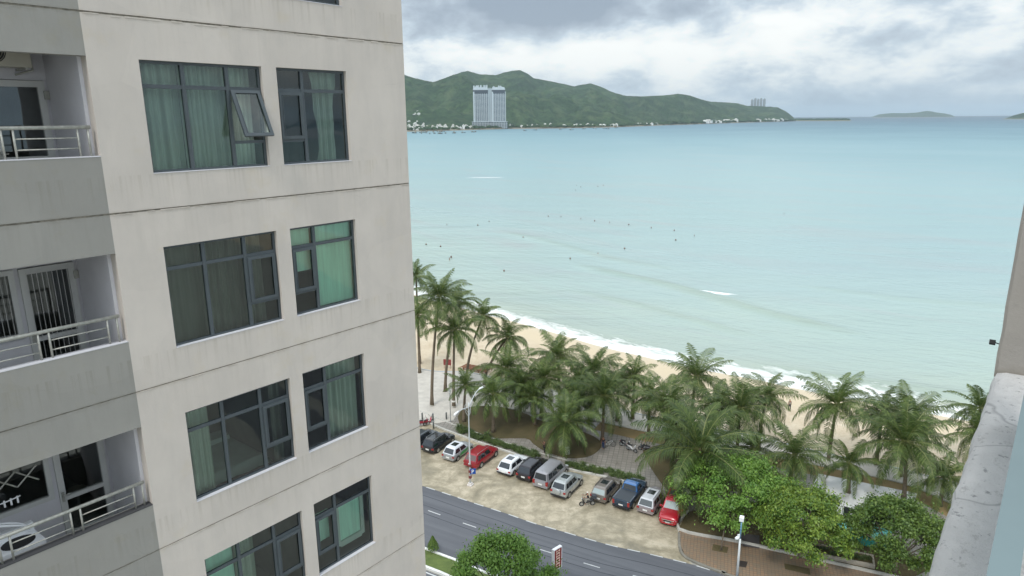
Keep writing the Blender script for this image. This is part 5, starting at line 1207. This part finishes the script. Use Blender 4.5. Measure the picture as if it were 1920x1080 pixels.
# ---------------------------------------------------------------- people
M_SKIN = mat('skin', srgb(150, 108, 84), .6)
def skinned(name, pts_, edges, rad, m_, parent, sub=1):
    me = bpy.data.meshes.new(name); me.from_pydata([tuple(p) for p in pts_], edges, []); me.materials.append(m_); o = link(name, me, parent)
    sk = o.modifiers.new('Skin', 'SKIN'); sk.use_smooth_shade = True
    if not me.skin_vertices: me.attributes and None
    if not me.skin_vertices:
        bpy.context.view_layer.objects.active = o
        bpy.ops.mesh.customdata_skin_add()
    for i, r_ in enumerate(rad): me.skin_vertices[0].data[i].radius = (r_, r_) if not isinstance(r_, tuple) else r_
    me.skin_vertices[0].data[0].use_root = True
    sb = o.modifiers.new('Sub', 'SUBSURF'); sb.levels = sub; sb.render_levels = sub; return o
def person(label, x, y, z, head, pose, shirt, legs, hair='hair', helmet=None, group=None, armsup=False):
    root = thing('person', label, 'person', (x, y, z), head, group)
    if pose == 'stand':
        pv = Vector((0, 0, .92)); hips = [Vector((0, s * .09, .88)) for s in (1, -1)]; kn = [Vector((.03 + .06 * s, s * .1, .48)) for s in (1, -1)]; an = [Vector((.0 + .07 * s, s * .1, .08)) for s in (1, -1)]
    elif pose == 'ride':
        pv = Vector((0, 0, .86)); hips = [Vector((.02, s * .1, .84)) for s in (1, -1)]; kn = [Vector((.40, s * .17, .78)) for s in (1, -1)]; an = [Vector((.33, s * .18, .36)) for s in (1, -1)]
    else:
        pv = Vector((0, 0, -.1)); hips = [Vector((0, s * .09, -.14)) for s in (1, -1)]; kn = [Vector((.1, s * .1, -.5)) for s in (1, -1)]; an = [Vector((-.1, s * .1, -.9)) for s in (1, -1)]
    ln = .1 if pose == 'ride' else .02
    sp = pv + Vector((ln * .4, 0, .23)); ch = pv + Vector((ln, 0, .44)); nk = pv + Vector((ln + .01, 0, .56)); h0 = nk + Vector((.02, 0, .09)); h1 = h0 + Vector((.01, 0, .10)); nose = h0 + Vector((.11, 0, .03))
    sh = [ch + Vector((0, s * .18, .03)) for s in (1, -1)]
    if pose == 'ride': el = [sh[i] + Vector((.20, s * .06, -.22)) for i, s in enumerate((1, -1))]; wr_ = [el[i] + Vector((.24, s * .03, .05)) for i, s in enumerate((1, -1))]
    elif armsup: el = [sh[i] + Vector((.12, s * .10, -.16)) for i, s in enumerate((1, -1))]; wr_ = [el[i] + Vector((.16, -s * .10, .20)) for i, s in enumerate((1, -1))]
    else: el = [sh[i] + Vector((-.02, s * .06, -.28)) for i, s in enumerate((1, -1))]; wr_ = [el[i] + Vector((.08, s * .01, -.24)) for i, s in enumerate((1, -1))]
    V = [pv, sp, ch, nk, h0, h1, nose]; Rr = [(.13, .10), (.12, .09), (.15, .10), .05, .085, .08, .018]; E_ = [(0, 1), (1, 2), (2, 3), (3, 4), (4, 5), (4, 6)]
    for i in (0, 1):
        b_ = len(V); d = (wr_[i] - el[i]).normalized(); V += [sh[i], el[i], wr_[i], wr_[i] + d * .08]; Rr += [.055, .042, .03, (.035, .018)]; E_ += [(2, b_), (b_, b_ + 1), (b_ + 1, b_ + 2), (b_ + 2, b_ + 3)]
        s = Vector((0, 0, 1)).cross(d); s = s.normalized() if s.length > .1 else Vector((1, 0, 0)); 
        for q, l_ in ((-.03, .06), (-.01, .075), (.01, .07), (.03, .055)):
            k = len(V); dn = Vector((0, 0, -.35)); V += [V[b_ + 3] + s * q + d * .03, V[b_ + 3] + s * q + (d + dn).normalized() * (.03 + l_)]; Rr += [.009, .008]; E_ += [(b_ + 3, k), (k, k + 1)]
        k = len(V); V.append(wr_[i] + d * .05 - s * .05); Rr.append(.01); E_.append((b_ + 2, k))
        b_ = len(V); V += [hips[i], kn[i], an[i], an[i] + Vector((.14, 0, -.045))]; Rr += [.085, .055, .038, (.035, .03)]; E_ += [(0, b_), (b_, b_ + 1), (b_ + 1, b_ + 2), (b_ + 2, b_ + 3)]
    skinned('body', V, E_, Rr, M_SKIN, root)
    skinned('shirt', [sp, pv + Vector((0, 0, .02)), ch] + sh + [a.lerp(b_, .75) for a, b_ in zip(sh, el)], [(0, 1), (0, 2), (2, 3), (2, 4), (3, 5), (4, 6)], [(.14, .11), (.15, .12), (.165, .115), .068, .068, .06, .06], shirt, root)
    if pose != 'swim': skinned('trousers', [pv] + hips + kn + [a.lerp(b_, .85) for a, b_ in zip(kn, an)], [(0, 1), (0, 2), (1, 3), (2, 4), (3, 5), (4, 6)], [(.145, .115), .10, .10, .075, .075, .06, .06], legs, root)
    if helmet: skinned('helmet', [h0 + Vector((-.01, 0, .05)), h1 + Vector((0, 0, .03))], [(0, 1)], [.125, .11], helmet, root)
    else: skinned('hair', [h0 + Vector((-.035, 0, .04)), h1 + Vector((-.02, 0, .035))], [(0, 1)], [.088, .078], mat('black_hair', (.015, .013, .012), .6), root)
    return root
CD, CW, CG, CB, CR, CBR = [mat('cloth_' + n, c, .9) for n, c in (('dark', (.02, .022, .028)), ('white', srgb(214, 212, 206)), ('grey', srgb(150, 146, 136)), ('blue', srgb(40, 60, 96)), ('red', srgb(170, 40, 44)), ('brown', srgb(110, 84, 66)))]
def motorbike(label, x, y, head, bodycol, group=None, name='motorbike', box=False):
    root = thing(name, label, 'motorbike', (x, y, 0), head, group)
    for nm, wx in (('wheel', .62), ('wheel', -.58)):
        b_ = MB(); b_.tube([(0, -.045, 0), (0, -.03, 0), (0, .03, 0), (0, .045, 0)], [.22, .27, .27, .22], 18); wo = b_.obj(nm, M_TYRE, root); wo.location = (wx, 0, .27)
        b_ = MB(); b_.tube([(0, -.05, 0), (0, .05, 0)], .17, 12); b_.obj('rim', M_RIM, wo)
    b_ = MB(); sec = [(-.72, .08, .72, .62), (-.5, .13, .76, .42), (-.1, .15, .74, .34), (.08, .12, .44, .30), (.3, .15, .42, .28), (.42, .17, .80, .40), (.52, .10, .98, .50), (.58, .06, 1.0, .62)]
    vs = []
    for X, w_, zt_, zb in sec: vs += [(X, -w_, (zt_ + zb) / 2), (X, -w_ * .6, zt_), (X, w_ * .6, zt_), (X, w_, (zt_ + zb) / 2), (X, w_ * .5, zb), (X, -w_ * .5, zb)]
    b_.add(vs, [(i * 6 + k, i * 6 + (k + 1) % 6, (i + 1) * 6 + (k + 1) % 6, (i + 1) * 6 + k) for i in range(len(sec) - 1) for k in range(6)] + [tuple(range(6)), tuple(42 + k for k in range(6))])
    b_.obj('body', bodycol, root, True)
    b_ = MB(); b_.box(-.62, .04, -.12, .12, .75, .83); b_.obj('seat', M_TRIM, root)
    b_ = MB(); b_.tube([(.62, .06, .27), (.5, .05, .9)], .025, 6); b_.tube([(.62, -.06, .27), (.5, -.05, .9)], .025, 6); b_.obj('fork', M_CHR, root)
    b_ = MB(); b_.tube([(.38, .33, 1.06), (.48, .12, 1.02), (.48, -.12, 1.02), (.38, -.33, 1.06)], .017, 6); b_.obj('handlebar', M_TRIM, root)
    for sg in (-1, 1):
        b_ = MB(); b_.tube([(.42, sg * .25, 1.06), (.40, sg * .30, 1.2)], .01, 5); b_.box(.38, .40, sg * .31 - .05, sg * .31 + .05, 1.17, 1.26); b_.obj('mirror', M_TRIM, root)
    b_ = MB(); b_.tube([(.56, 0, .9), (.62, 0, .88)], [.09, .07], 10); b_.obj('headlight', M_HEAD, root)
    b_ = MB(); b_.box(-.76, -.70, -.07, .07, .62, .70); b_.obj('tail_light', M_TAIL, root)
    b_ = MB(); b_.tube([(-.1, -.14, .3), (-.7, -.17, .36)], [.04, .055], 8); b_.obj('exhaust', M_CHR, root)
    b_ = MB(); b_.tube([(-.1, .1, .3), (-.15, .22, .02)], .014, 5); b_.obj('stand', M_TRIM, root)
    if box: b_ = MB(); b_.box(-.95, -.5, -.24, .24, .84, 1.2); b_.obj('luggage_box', mat('bag_dark', (.05, .055, .065), .8), root)
    return root
a = at(1101, 948); hd = R(188)
motorbike('black scooter with luggage behind its rider, crossing the car park beside the grey-brown car', a[0], a[1], hd, paint('scooter_black', (.02, .02, .024)), box=True)
person('person in white helmet and pale trousers riding the black scooter', a[0] - math.cos(hd) * .12, a[1] - math.sin(hd) * .12, -.02, hd, 'ride', CD, CG, helmet=mat('white_helmet', srgb(232, 230, 224), .3))
a = P(1021, 850, .12); person('person in dark clothes with raised hands standing behind the black SUV', a.x, a.y, .12, R(200), 'stand', CD, CD, armsup=True)
a = P(1131, 842, .12); person('person in dark clothes standing by the bicycle on the cobbled square', a.x, a.y, .12, R(240), 'stand', CD, CB)
a = P(1209, 846, .12); motorbike('dark scooter with a seated person at the edge of the cobbled square', a.x, a.y, R(150), paint('scooter_grey', (.08, .08, .09))).location.z = .12
person('person in grey shirt sitting on the dark scooter by the cobbled square', a.x + .1, a.y, .10, R(150), 'ride', CG, CD)
a = P(1172, 838, .12); motorbike('black motorbike parked on the cobbled square, left of the white one', a.x, a.y, R(-40), paint('bike_black', (.015, .015, .018)), 'motorbikes parked on the cobbled square').location.z = .12
a = P(1184, 846, .12); motorbike('white and black motorbike parked on the cobbled square, right of the black one', a.x, a.y, R(-48), paint('bike_white', srgb(190, 190, 190), 0), 'motorbikes parked on the cobbled square').location.z = .12
for i, (px, py) in enumerate(((794, 798), (803, 796))):
    a = P(px, py, 0); motorbike(('red motorbike parked beyond the black car, against the building corner', 'red motorbike parked beyond the black car, right of another red one')[i], a.x, a.y, R(20 + i * 25), paint('bike_red', (.34, .01, .03)), 'red motorbikes at the left').location.z = .0
a = P(1480, 768, -.2); person('person walking on the sand beyond the palms', a.x, a.y, -.35, R(100), 'stand', CG, CD)
for i, (px, py) in enumerate(((1150, 735), (1240, 768))): a = P(px, py, 0); person(('person in red on the sand behind the left of centre palms', 'person in blue on the sand between the surf and the small spiky palm')[i], a.x, a.y, -.3, R(60 + i * 90), 'stand', (CR, CB)[i], CD)
SWM = [(1081, 348), (1089, 351), (1079, 357), (1131, 348), (1121, 350), (1089, 411), (1115, 415), (1143, 418), (1179, 422), (1221, 428), (1264, 433), (1267, 451), (1302, 443), (1171, 467), (1121, 477), (1069, 486), (799, 459), (838, 422), (896, 423), (917, 416), (945, 509), (1028, 406), (1052, 407), (826, 463), (1470, 401), (981, 446)]
sw0 = None
for i, (px, py) in enumerate(SWM):
    a = at(px, py, -1.2)
    if sw0 is None: sw0 = person('', a[0], a[1], -1.2, 0, 'swim', CD, CD)
    o = sw0 if i == 0 else copy_tree(sw0); o.location = (a[0], a[1], -1.25); o.rotation_euler = (0, 0, i * 1.3)
    far_ = py < 380
    tag(o, 'bather in the cluster far out in the turquoise water' if far_ else 'lone bather in the shallows, a small dark dot' , 'person', 'bathers far out' if far_ else 'bathers in the shallows')
a = at(846, 484, -1.2); person('bather standing waist deep near the highest left palm, the left of a close pair', a[0], a[1], -1.0, R(80), 'swim', CD, CD)
a = at(843, 488, -1.2); person('bather standing waist deep near the highest left palm, the nearer of a close pair', a[0], a[1], -1.0, R(200), 'swim', CBR, CD)
# bicycle
a = P(1143, 838, .12); bc = thing('bicycle', 'white bicycle standing on the cobbled square beside a person in dark clothes', 'bicycle', a, R(10))
for wx in (-.5, .5):
    b_ = MB(); b_.tube([(math.cos(k * .314) * .32, 0, math.sin(k * .314) * .32) for k in range(21)], .018, 6, False); wo = b_.obj('wheel', M_TYRE, bc); wo.location = (wx, 0, .33)
    b_ = MB(); [b_.tube([(0, 0, 0), (math.cos(k * .785) * .31, 0, math.sin(k * .785) * .31)], .004, 3) for k in range(8)]; b_.obj('spokes', M_CHR, wo)
b_ = MB(); [b_.tube([p, q], .018, 6) for p, q in (((-.5, 0, .33), (-.05, 0, .3)), ((-.5, 0, .33), (-.15, 0, .75)), ((-.05, 0, .3), (-.17, 0, .85)), ((-.05, 0, .3), (.36, 0, .72)), ((-.15, 0, .75), (.34, 0, .82)), ((.34, 0, .85), (.5, 0, .33)))]; b_.obj('frame', paint('bicycle_white', srgb(220, 220, 220), 0), bc)
b_ = MB(); b_.box(-.3, -.06, -.07, .07, .86, .91); b_.obj('saddle', M_TRIM, bc); b_ = MB(); b_.tube([(.28, .26, .98), (.34, 0, .95), (.28, -.26, .98)], .014, 6); b_.tube([(.34, 0, .83), (.34, 0, .96)], .014, 6); b_.obj('handlebar', M_CHR, bc)
# ---------------------------------------------------------------- lamps, signs, small things
M_POLE = mat('white_pole', srgb(206, 210, 210), .4, .2, var=.08)
x, y = at(882, 910); sl1 = thing('street_lamp', 'tall white street lamp with two curved arms standing in the car park', 'street lamp', (x, y, 0), R(62))
b_ = MB(); b_.tube([(0, 0, 0), (0, 0, 3), (0, 0, 9.2), (0, 0, 10.0)], [.11, .09, .06, .05], 12); b_.obj('pole', M_POLE, sl1, True)
b_ = MB(); b_.box(-.28, .28, -.28, .28, 0, .16); b_.box(-.2, .2, -.2, .2, .16, .34); b_.obj('base', mat('pole_base', srgb(214, 208, 204), .8), sl1)
b_ = MB(); [b_.box(-.135, .135, -.135, .135, .9 + k * .7, 1.2 + k * .7) for k in range(3)]; b_.obj('painted_bands', mat('band_red', srgb(120, 60, 56), .6), sl1)
for sg, ln, up in ((1, 2.3, 1.3), (-1, 2.0, .35)):
    ar = [(sg * ln * u, 0, 9.4 + up * math.sin(u * math.pi * .5)) for u in (0, .2, .4, .6, .8, 1)]
    b_ = MB(); b_.tube(ar, .045, 8); am = b_.obj('arm', M_POLE, sl1, True)
    b_ = MB(); e_ = ar[-1]; b_.tube([(e_[0] - sg * .1, 0, e_[2]), (e_[0] + sg * .15, 0, e_[2] + .02), (e_[0] + sg * .75, 0, e_[2] - .05), (e_[0] + sg * .95, 0, e_[2] - .1)], [.04, .10, .12, .04], 10); b_.obj('lamp_head', mat('lamp_white', srgb(236, 238, 238), .35), am, True)
    b_ = MB(); b_.tube([(0, 0, 8.7), (sg * .5, 0, 9.35), (sg * 1.1, 0, 9.4 + up * .8)], .022, 6); b_.obj('brace', M_POLE, am)
b_ = MB()
for k in range(3):
    a_ = k * 2.1; b_.tube([(0, 0, 8.3), (math.cos(a_) * .35, math.sin(a_) * .35, 8.9), (math.cos(a_) * .45, math.sin(a_) * .45, 9.6), (math.cos(a_) * .2, math.sin(a_) * .2, 9.9)], .02, 5)
b_.obj('scroll', M_POLE, sl1)
x, y = at(884, 908); sg_ = thing('parking_sign', 'blue square sign with a white letter P fixed to the tall street lamp', 'sign', (x + .2, y - .28, 1.75), R(12))
b_ = MB(); b_.box(-.33, .33, -.02, .02, -.33, .33); b_.obj('sign_panel', mat('sign_blue', srgb(24, 78, 158), .4), sg_)
b_ = MB(); b_.box(-.13, -.06, -.028, -.021, -.22, .22)
for k in range(8):
    a0_, a1_ = math.pi / 2 - k * math.pi / 8, math.pi / 2 - (k + 1) * math.pi / 8; q = [(.0 + math.cos(a_) * r_, -.028, .09 + math.sin(a_) * r_) for r_, a_ in ((.13, a0_), (.13, a1_), (.065, a1_), (.065, a0_))]; b_.add(q, [(0, 1, 2, 3)])
b_.box(-.06, 0.0, -.028, -.021, .155, .22); b_.box(-.06, 0.0, -.028, -.021, -.04, .025); b_.obj('letter', mat('sign_white', srgb(236, 238, 240), .4), sg_)
b_ = MB(); b_.box(-.25, -.0, .02, .06, -.03, .03); b_.obj('bracket', M_POLE, sg_)
x, y = at(1381, 1092); s2 = thing('lamp_post', 'short white lamp post with a square head at the kerb, bottom right of the road', 'street lamp', (x, y, .1), R(20))
b_ = MB(); b_.tube([(0, 0, 0), (0, 0, 4.3)], [.12, .085], 10); b_.obj('pole', M_POLE, s2, True)
b_ = MB(); b_.tube([(0, 0, 4.3), (0, 0, 6.0)], [.075, .06], 10); b_.obj('blue_section', mat('pole_blue', srgb(108, 150, 178), .4, .2), s2, True)
b_ = MB(); b_.tube([(0, 0, 5.98), (0, 0, 6.02), (0, 0, 6.4), (0, 0, 6.46)], [.16, .25, .27, .2], 4); b_.obj('lamp_head', MATS['lamp_white'], s2)
b_ = MB(); b_.tube([(-.08, 0, 4.5), (-.3, 0, 4.42), (-.5, 0, 4.4)], [.05, .16, .10], 8); b_.box(-.3, 0, -.03, .03, 4.55, 4.75); b_.obj('side_lamp', MATS['lamp_white'], s2)
# red lightbox sign
hs = math.atan2(-.42, .91)
x, y = at(1044, 1066, 3.3); sn = thing('vertical_sign', 'tall narrow red sign box with white edges and stacked pale letters by the road', 'sign', (x, y, 0), R(-48))
b_ = MB(); b_.tube([(0, 0, 0), (0, 0, 3.3)], .06, 8); b_.obj('pole', mat('sign_pole', srgb(176, 178, 178), .5), sn)
b_ = MB(); b_.box(-.13, .13, -.48, .48, 3.3, 5.3); b_.obj('sign_box', mat('sign_frame', srgb(232, 232, 236), .5), sn)
for sgx in (1, -1):
    b_ = MB(); b_.box(sgx * .132 - .004, sgx * .132 + .004, -.41, .41, 3.38, 5.22); pn = b_.obj('red_panel', mat('sign_red', srgb(128, 34, 32), .4), sn)
    b_ = MB(); rr = random.Random(2)
    for k in range(7):
        zc = 5.05 - k * .24; xx = sgx * .14
        for (ya, yb, za, zb) in [((-.22, .22, -.03, .03)), ((-.22, -.14, -.09, .09)), ((.14, .22, -.09, .09)), ((-.22, .22, .06, .09))][: 3 + k % 2]: b_.box(xx - .004, xx + .004 , ya, yb, zc + za, zc + zb) if False else b_.box(xx - .004 - .0006 * len(b_.v) / 8, xx + .004 + .0006 * len(b_.v) / 8 * 0, ya, yb, zc + za, zc + zb)
    b_.obj('letters', mat('sign_letters', srgb(244, 214, 196), .5), pn)
# park lamp, bollards
x, y = at(845, 791, .12); pl2 = thing('park_lamp', 'thin grey post standing on the paved path left of the lawn', 'lamp post', (x, y, .12)); b_ = MB(); b_.tube([(0, 0, 0), (0, 0, .4), (0, 0, 4.2)], [.09, .06, .045], 8); b_.obj('pole', mat('grey_post', srgb(148, 150, 148), .5), pl2)
b_ = MB(); b_.tube([(0, 0, 4.2), (0, 0, 4.3), (0, 0, 4.55), (0, 0, 4.65)], [.05, .16, .14, .03], 10); b_.obj('lantern', MATS['lamp_white'], pl2)
for (px, py, lb) in ((792, 787, 'grey bollard nearest the building corner'), (812, 788, 'grey bollard second from the building corner, farther of two in line'), (813, 803, 'grey bollard right behind the black car'), (837, 786, 'dark bollard beside the thin park post')):
    a = P(px, py, .12); bo_ = thing('bollard', lb, 'bollard', a, 0, 'bollards on the promenade'); b_ = MB(); b_.tube([(0, 0, 0), (0, 0, .85), (0, 0, .92), (0, 0, 1.05)], [.12, .11, .14, .05], 10); b_.obj('post', mat('bollard_grey', srgb(120, 124, 122), .8), bo_, True)
# stacked beach beds and a signboard on the sand
M_WOOD = mat('weathered_wood', srgb(136, 88, 62), .8, var=.3, vs=4)
a0, a1 = P(872, 690, 0), P(913, 698, 0)
for i in range(7):
    c = a0.lerp(a1, i / 6); bd = thing('beach_bed', ('leftmost', 'second', 'third', 'middle', 'fifth', 'sixth', 'rightmost')[i] + ' of the brown wooden beach beds lined up at the edge of the sand', 'beach bed', (c.x, c.y, .05), R(58), 'wooden beach beds'); b_ = MB()
    for q in range(7): b_.box(-.95 + q * .28, -.78 + q * .28, -.3, .3, .36, .40)
    b_.box(-1, 1, -.34, -.28, .30, .38); b_.box(-1, 1, .28, .34, .30, .38); b_.obj('slats', M_WOOD, bd)
    for sx in (-.9, .9):
        for sy in (-.31, .31): b_ = MB(); b_.box(sx - .04, sx + .04, sy - .03, sy + .03, 0, .30); b_.obj('leg', M_WOOD, bd)
a = P(839, 690, .1); sb = thing('signboard', 'red signboard on two posts at the edge of the sand between the left palms', 'sign', a, R(-10)); b_ = MB(); b_.box(-.65, .65, -.03, .03, .5, 1.5); b_.obj('board', mat('board_red', srgb(140, 62, 60), .7), sb)
for sx in (-.55, .55): b_ = MB(); b_.tube([(sx, .05, -.1), (sx, .05, 1.5)], .04, 6); b_.obj('post', M_WOOD, sb)
# teal kiosk among the trees
c0, c1 = P(1585, 1012, .2), P(1645, 1030, .2); d_ = (c1 - c0); ki = thing('kiosk', 'low turquoise kiosk with a white timber frame half hidden between the trees', 'kiosk', c0 + Vector((0, 0, .0)), math.atan2(d_.y, d_.x)); W_ = 3.6
b_ = MB(); b_.box(-.8, W_, .0, 2.2, 0, 1.05); b_.obj('wall', mat('teal_paint', srgb(72, 176, 164), .6, var=.1), ki)
b_ = MB(); b_.box(-.9, W_ + .1, -.1, 2.3, 1.051, 1.12); b_.obj('counter', mat('teal_light', srgb(120, 200, 190), .5), ki)
b_ = MB()
for sx in (-.7, .7, 2.1, W_ - .1): b_.box(sx - .04, sx + .04, 2.0, 2.08, 1.12, 2.3)
b_.tube([(-.7, 2.04, 1.15), (.7, 2.04, 2.25)], .04, 5); b_.tube([(.7, 2.04, 1.15), (2.1, 2.04, 2.25)], .04, 5); b_.obj('timber_frame', mat('white_timber', srgb(214, 212, 206), .7), ki)
b_ = MB(); b_.box(-.8, W_, 2.1, 2.16, 1.12, 2.3); b_.obj('back_panel', mat('opening_shade', (.02, .022, .02), .8), ki)  # solid near-black panel: the shade of the kiosk opening put into its colour
# raised planter on the sidewalk
c0, c1, c2 = P(1505, 1040, .15), P(1640, 1068, .15), P(1638, 1048, .15); d_ = c1 - c0; L_ = d_.length; pb_ = thing('raised_planter', 'long pale stone planter with small plants on the sidewalk under the dark tree', 'planter', c0, math.atan2(d_.y, d_.x))
b_ = MB(); b_.box(0, L_, 0, .16, 0, .45); b_.box(0, L_, 1.5, 1.66, 0, .45); b_.box(0, .16, .161, 1.499, 0, .45); b_.box(L_ - .16, L_, .161, 1.499, 0, .45); b_.obj('box', mat('planter_stone', srgb(176, 168, 154), .85, var=.15), pb_)
b_ = MB(); b_.box(.161, L_ - .161, .161, 1.499, 0, .36); b_.obj('soil', M_GR, pb_)
r = random.Random(5)
for i in range(16):
    u = (i + .5) / 16 * (L_ - .6) + .3; o_ = r.uniform(.4, 1.25); m4 = pb_.matrix_basis; an_ = math.atan2(d_.y, d_.x); q = Vector((c0.x + math.cos(an_) * u - math.sin(an_) * o_, c0.y + math.sin(an_) * u + math.cos(an_) * o_, .5))
    o = link('small_plant', CL[i % 3]); o.location = q; o.scale = (.75,) * 3; tag(o, 'small leafy plant in the long stone planter under the dark tree', 'plant', 'plants in the stone planter')
# paving insets
for nm, px, m_ in (('granite_inset', [(1390, 1000), (1424, 1004), (1424, 1028), (1392, 1024)], mat('dark_granite', srgb(78, 74, 76), .3)), ('tree_pit', [(1337, 1020), (1366, 1026), (1363, 1037), (1335, 1032)], M_GR), ('drain_cover', [(1382, 1050), (1402, 1053), (1399, 1064), (1380, 1061)], mat('iron_cover', srgb(58, 52, 48), .6)), ('tree_pit', [(1470, 1056), (1518, 1066), (1520, 1078), (1472, 1067)], M_GR)):
    z = .206 if nm == 'granite_inset' else .156
    st(nm, MB().sheet(pts(*px, z=z), z), m_)
# ---------------------------------------------------------------- air
hz_ = MB(); hz_.box(-16000, 26000, -3500, 26000, -6, 345)
m = bpy.data.materials.new('haze_air'); m.use_nodes = True; t = m.node_tree; t.nodes.clear()
pv_ = N(t, 'ShaderNodeVolumePrincipled', {'Color': (.74, .89, 1.0, 1), 'Density': 5.5e-5, 'Anisotropy': .2})
t.links.new(pv_.outputs[0], N(t, 'ShaderNodeOutputMaterial').inputs['Volume'])
tag(hz_.obj('haze', m), 'thin pale sea haze over the bay', 'haze', None, 'stuff')
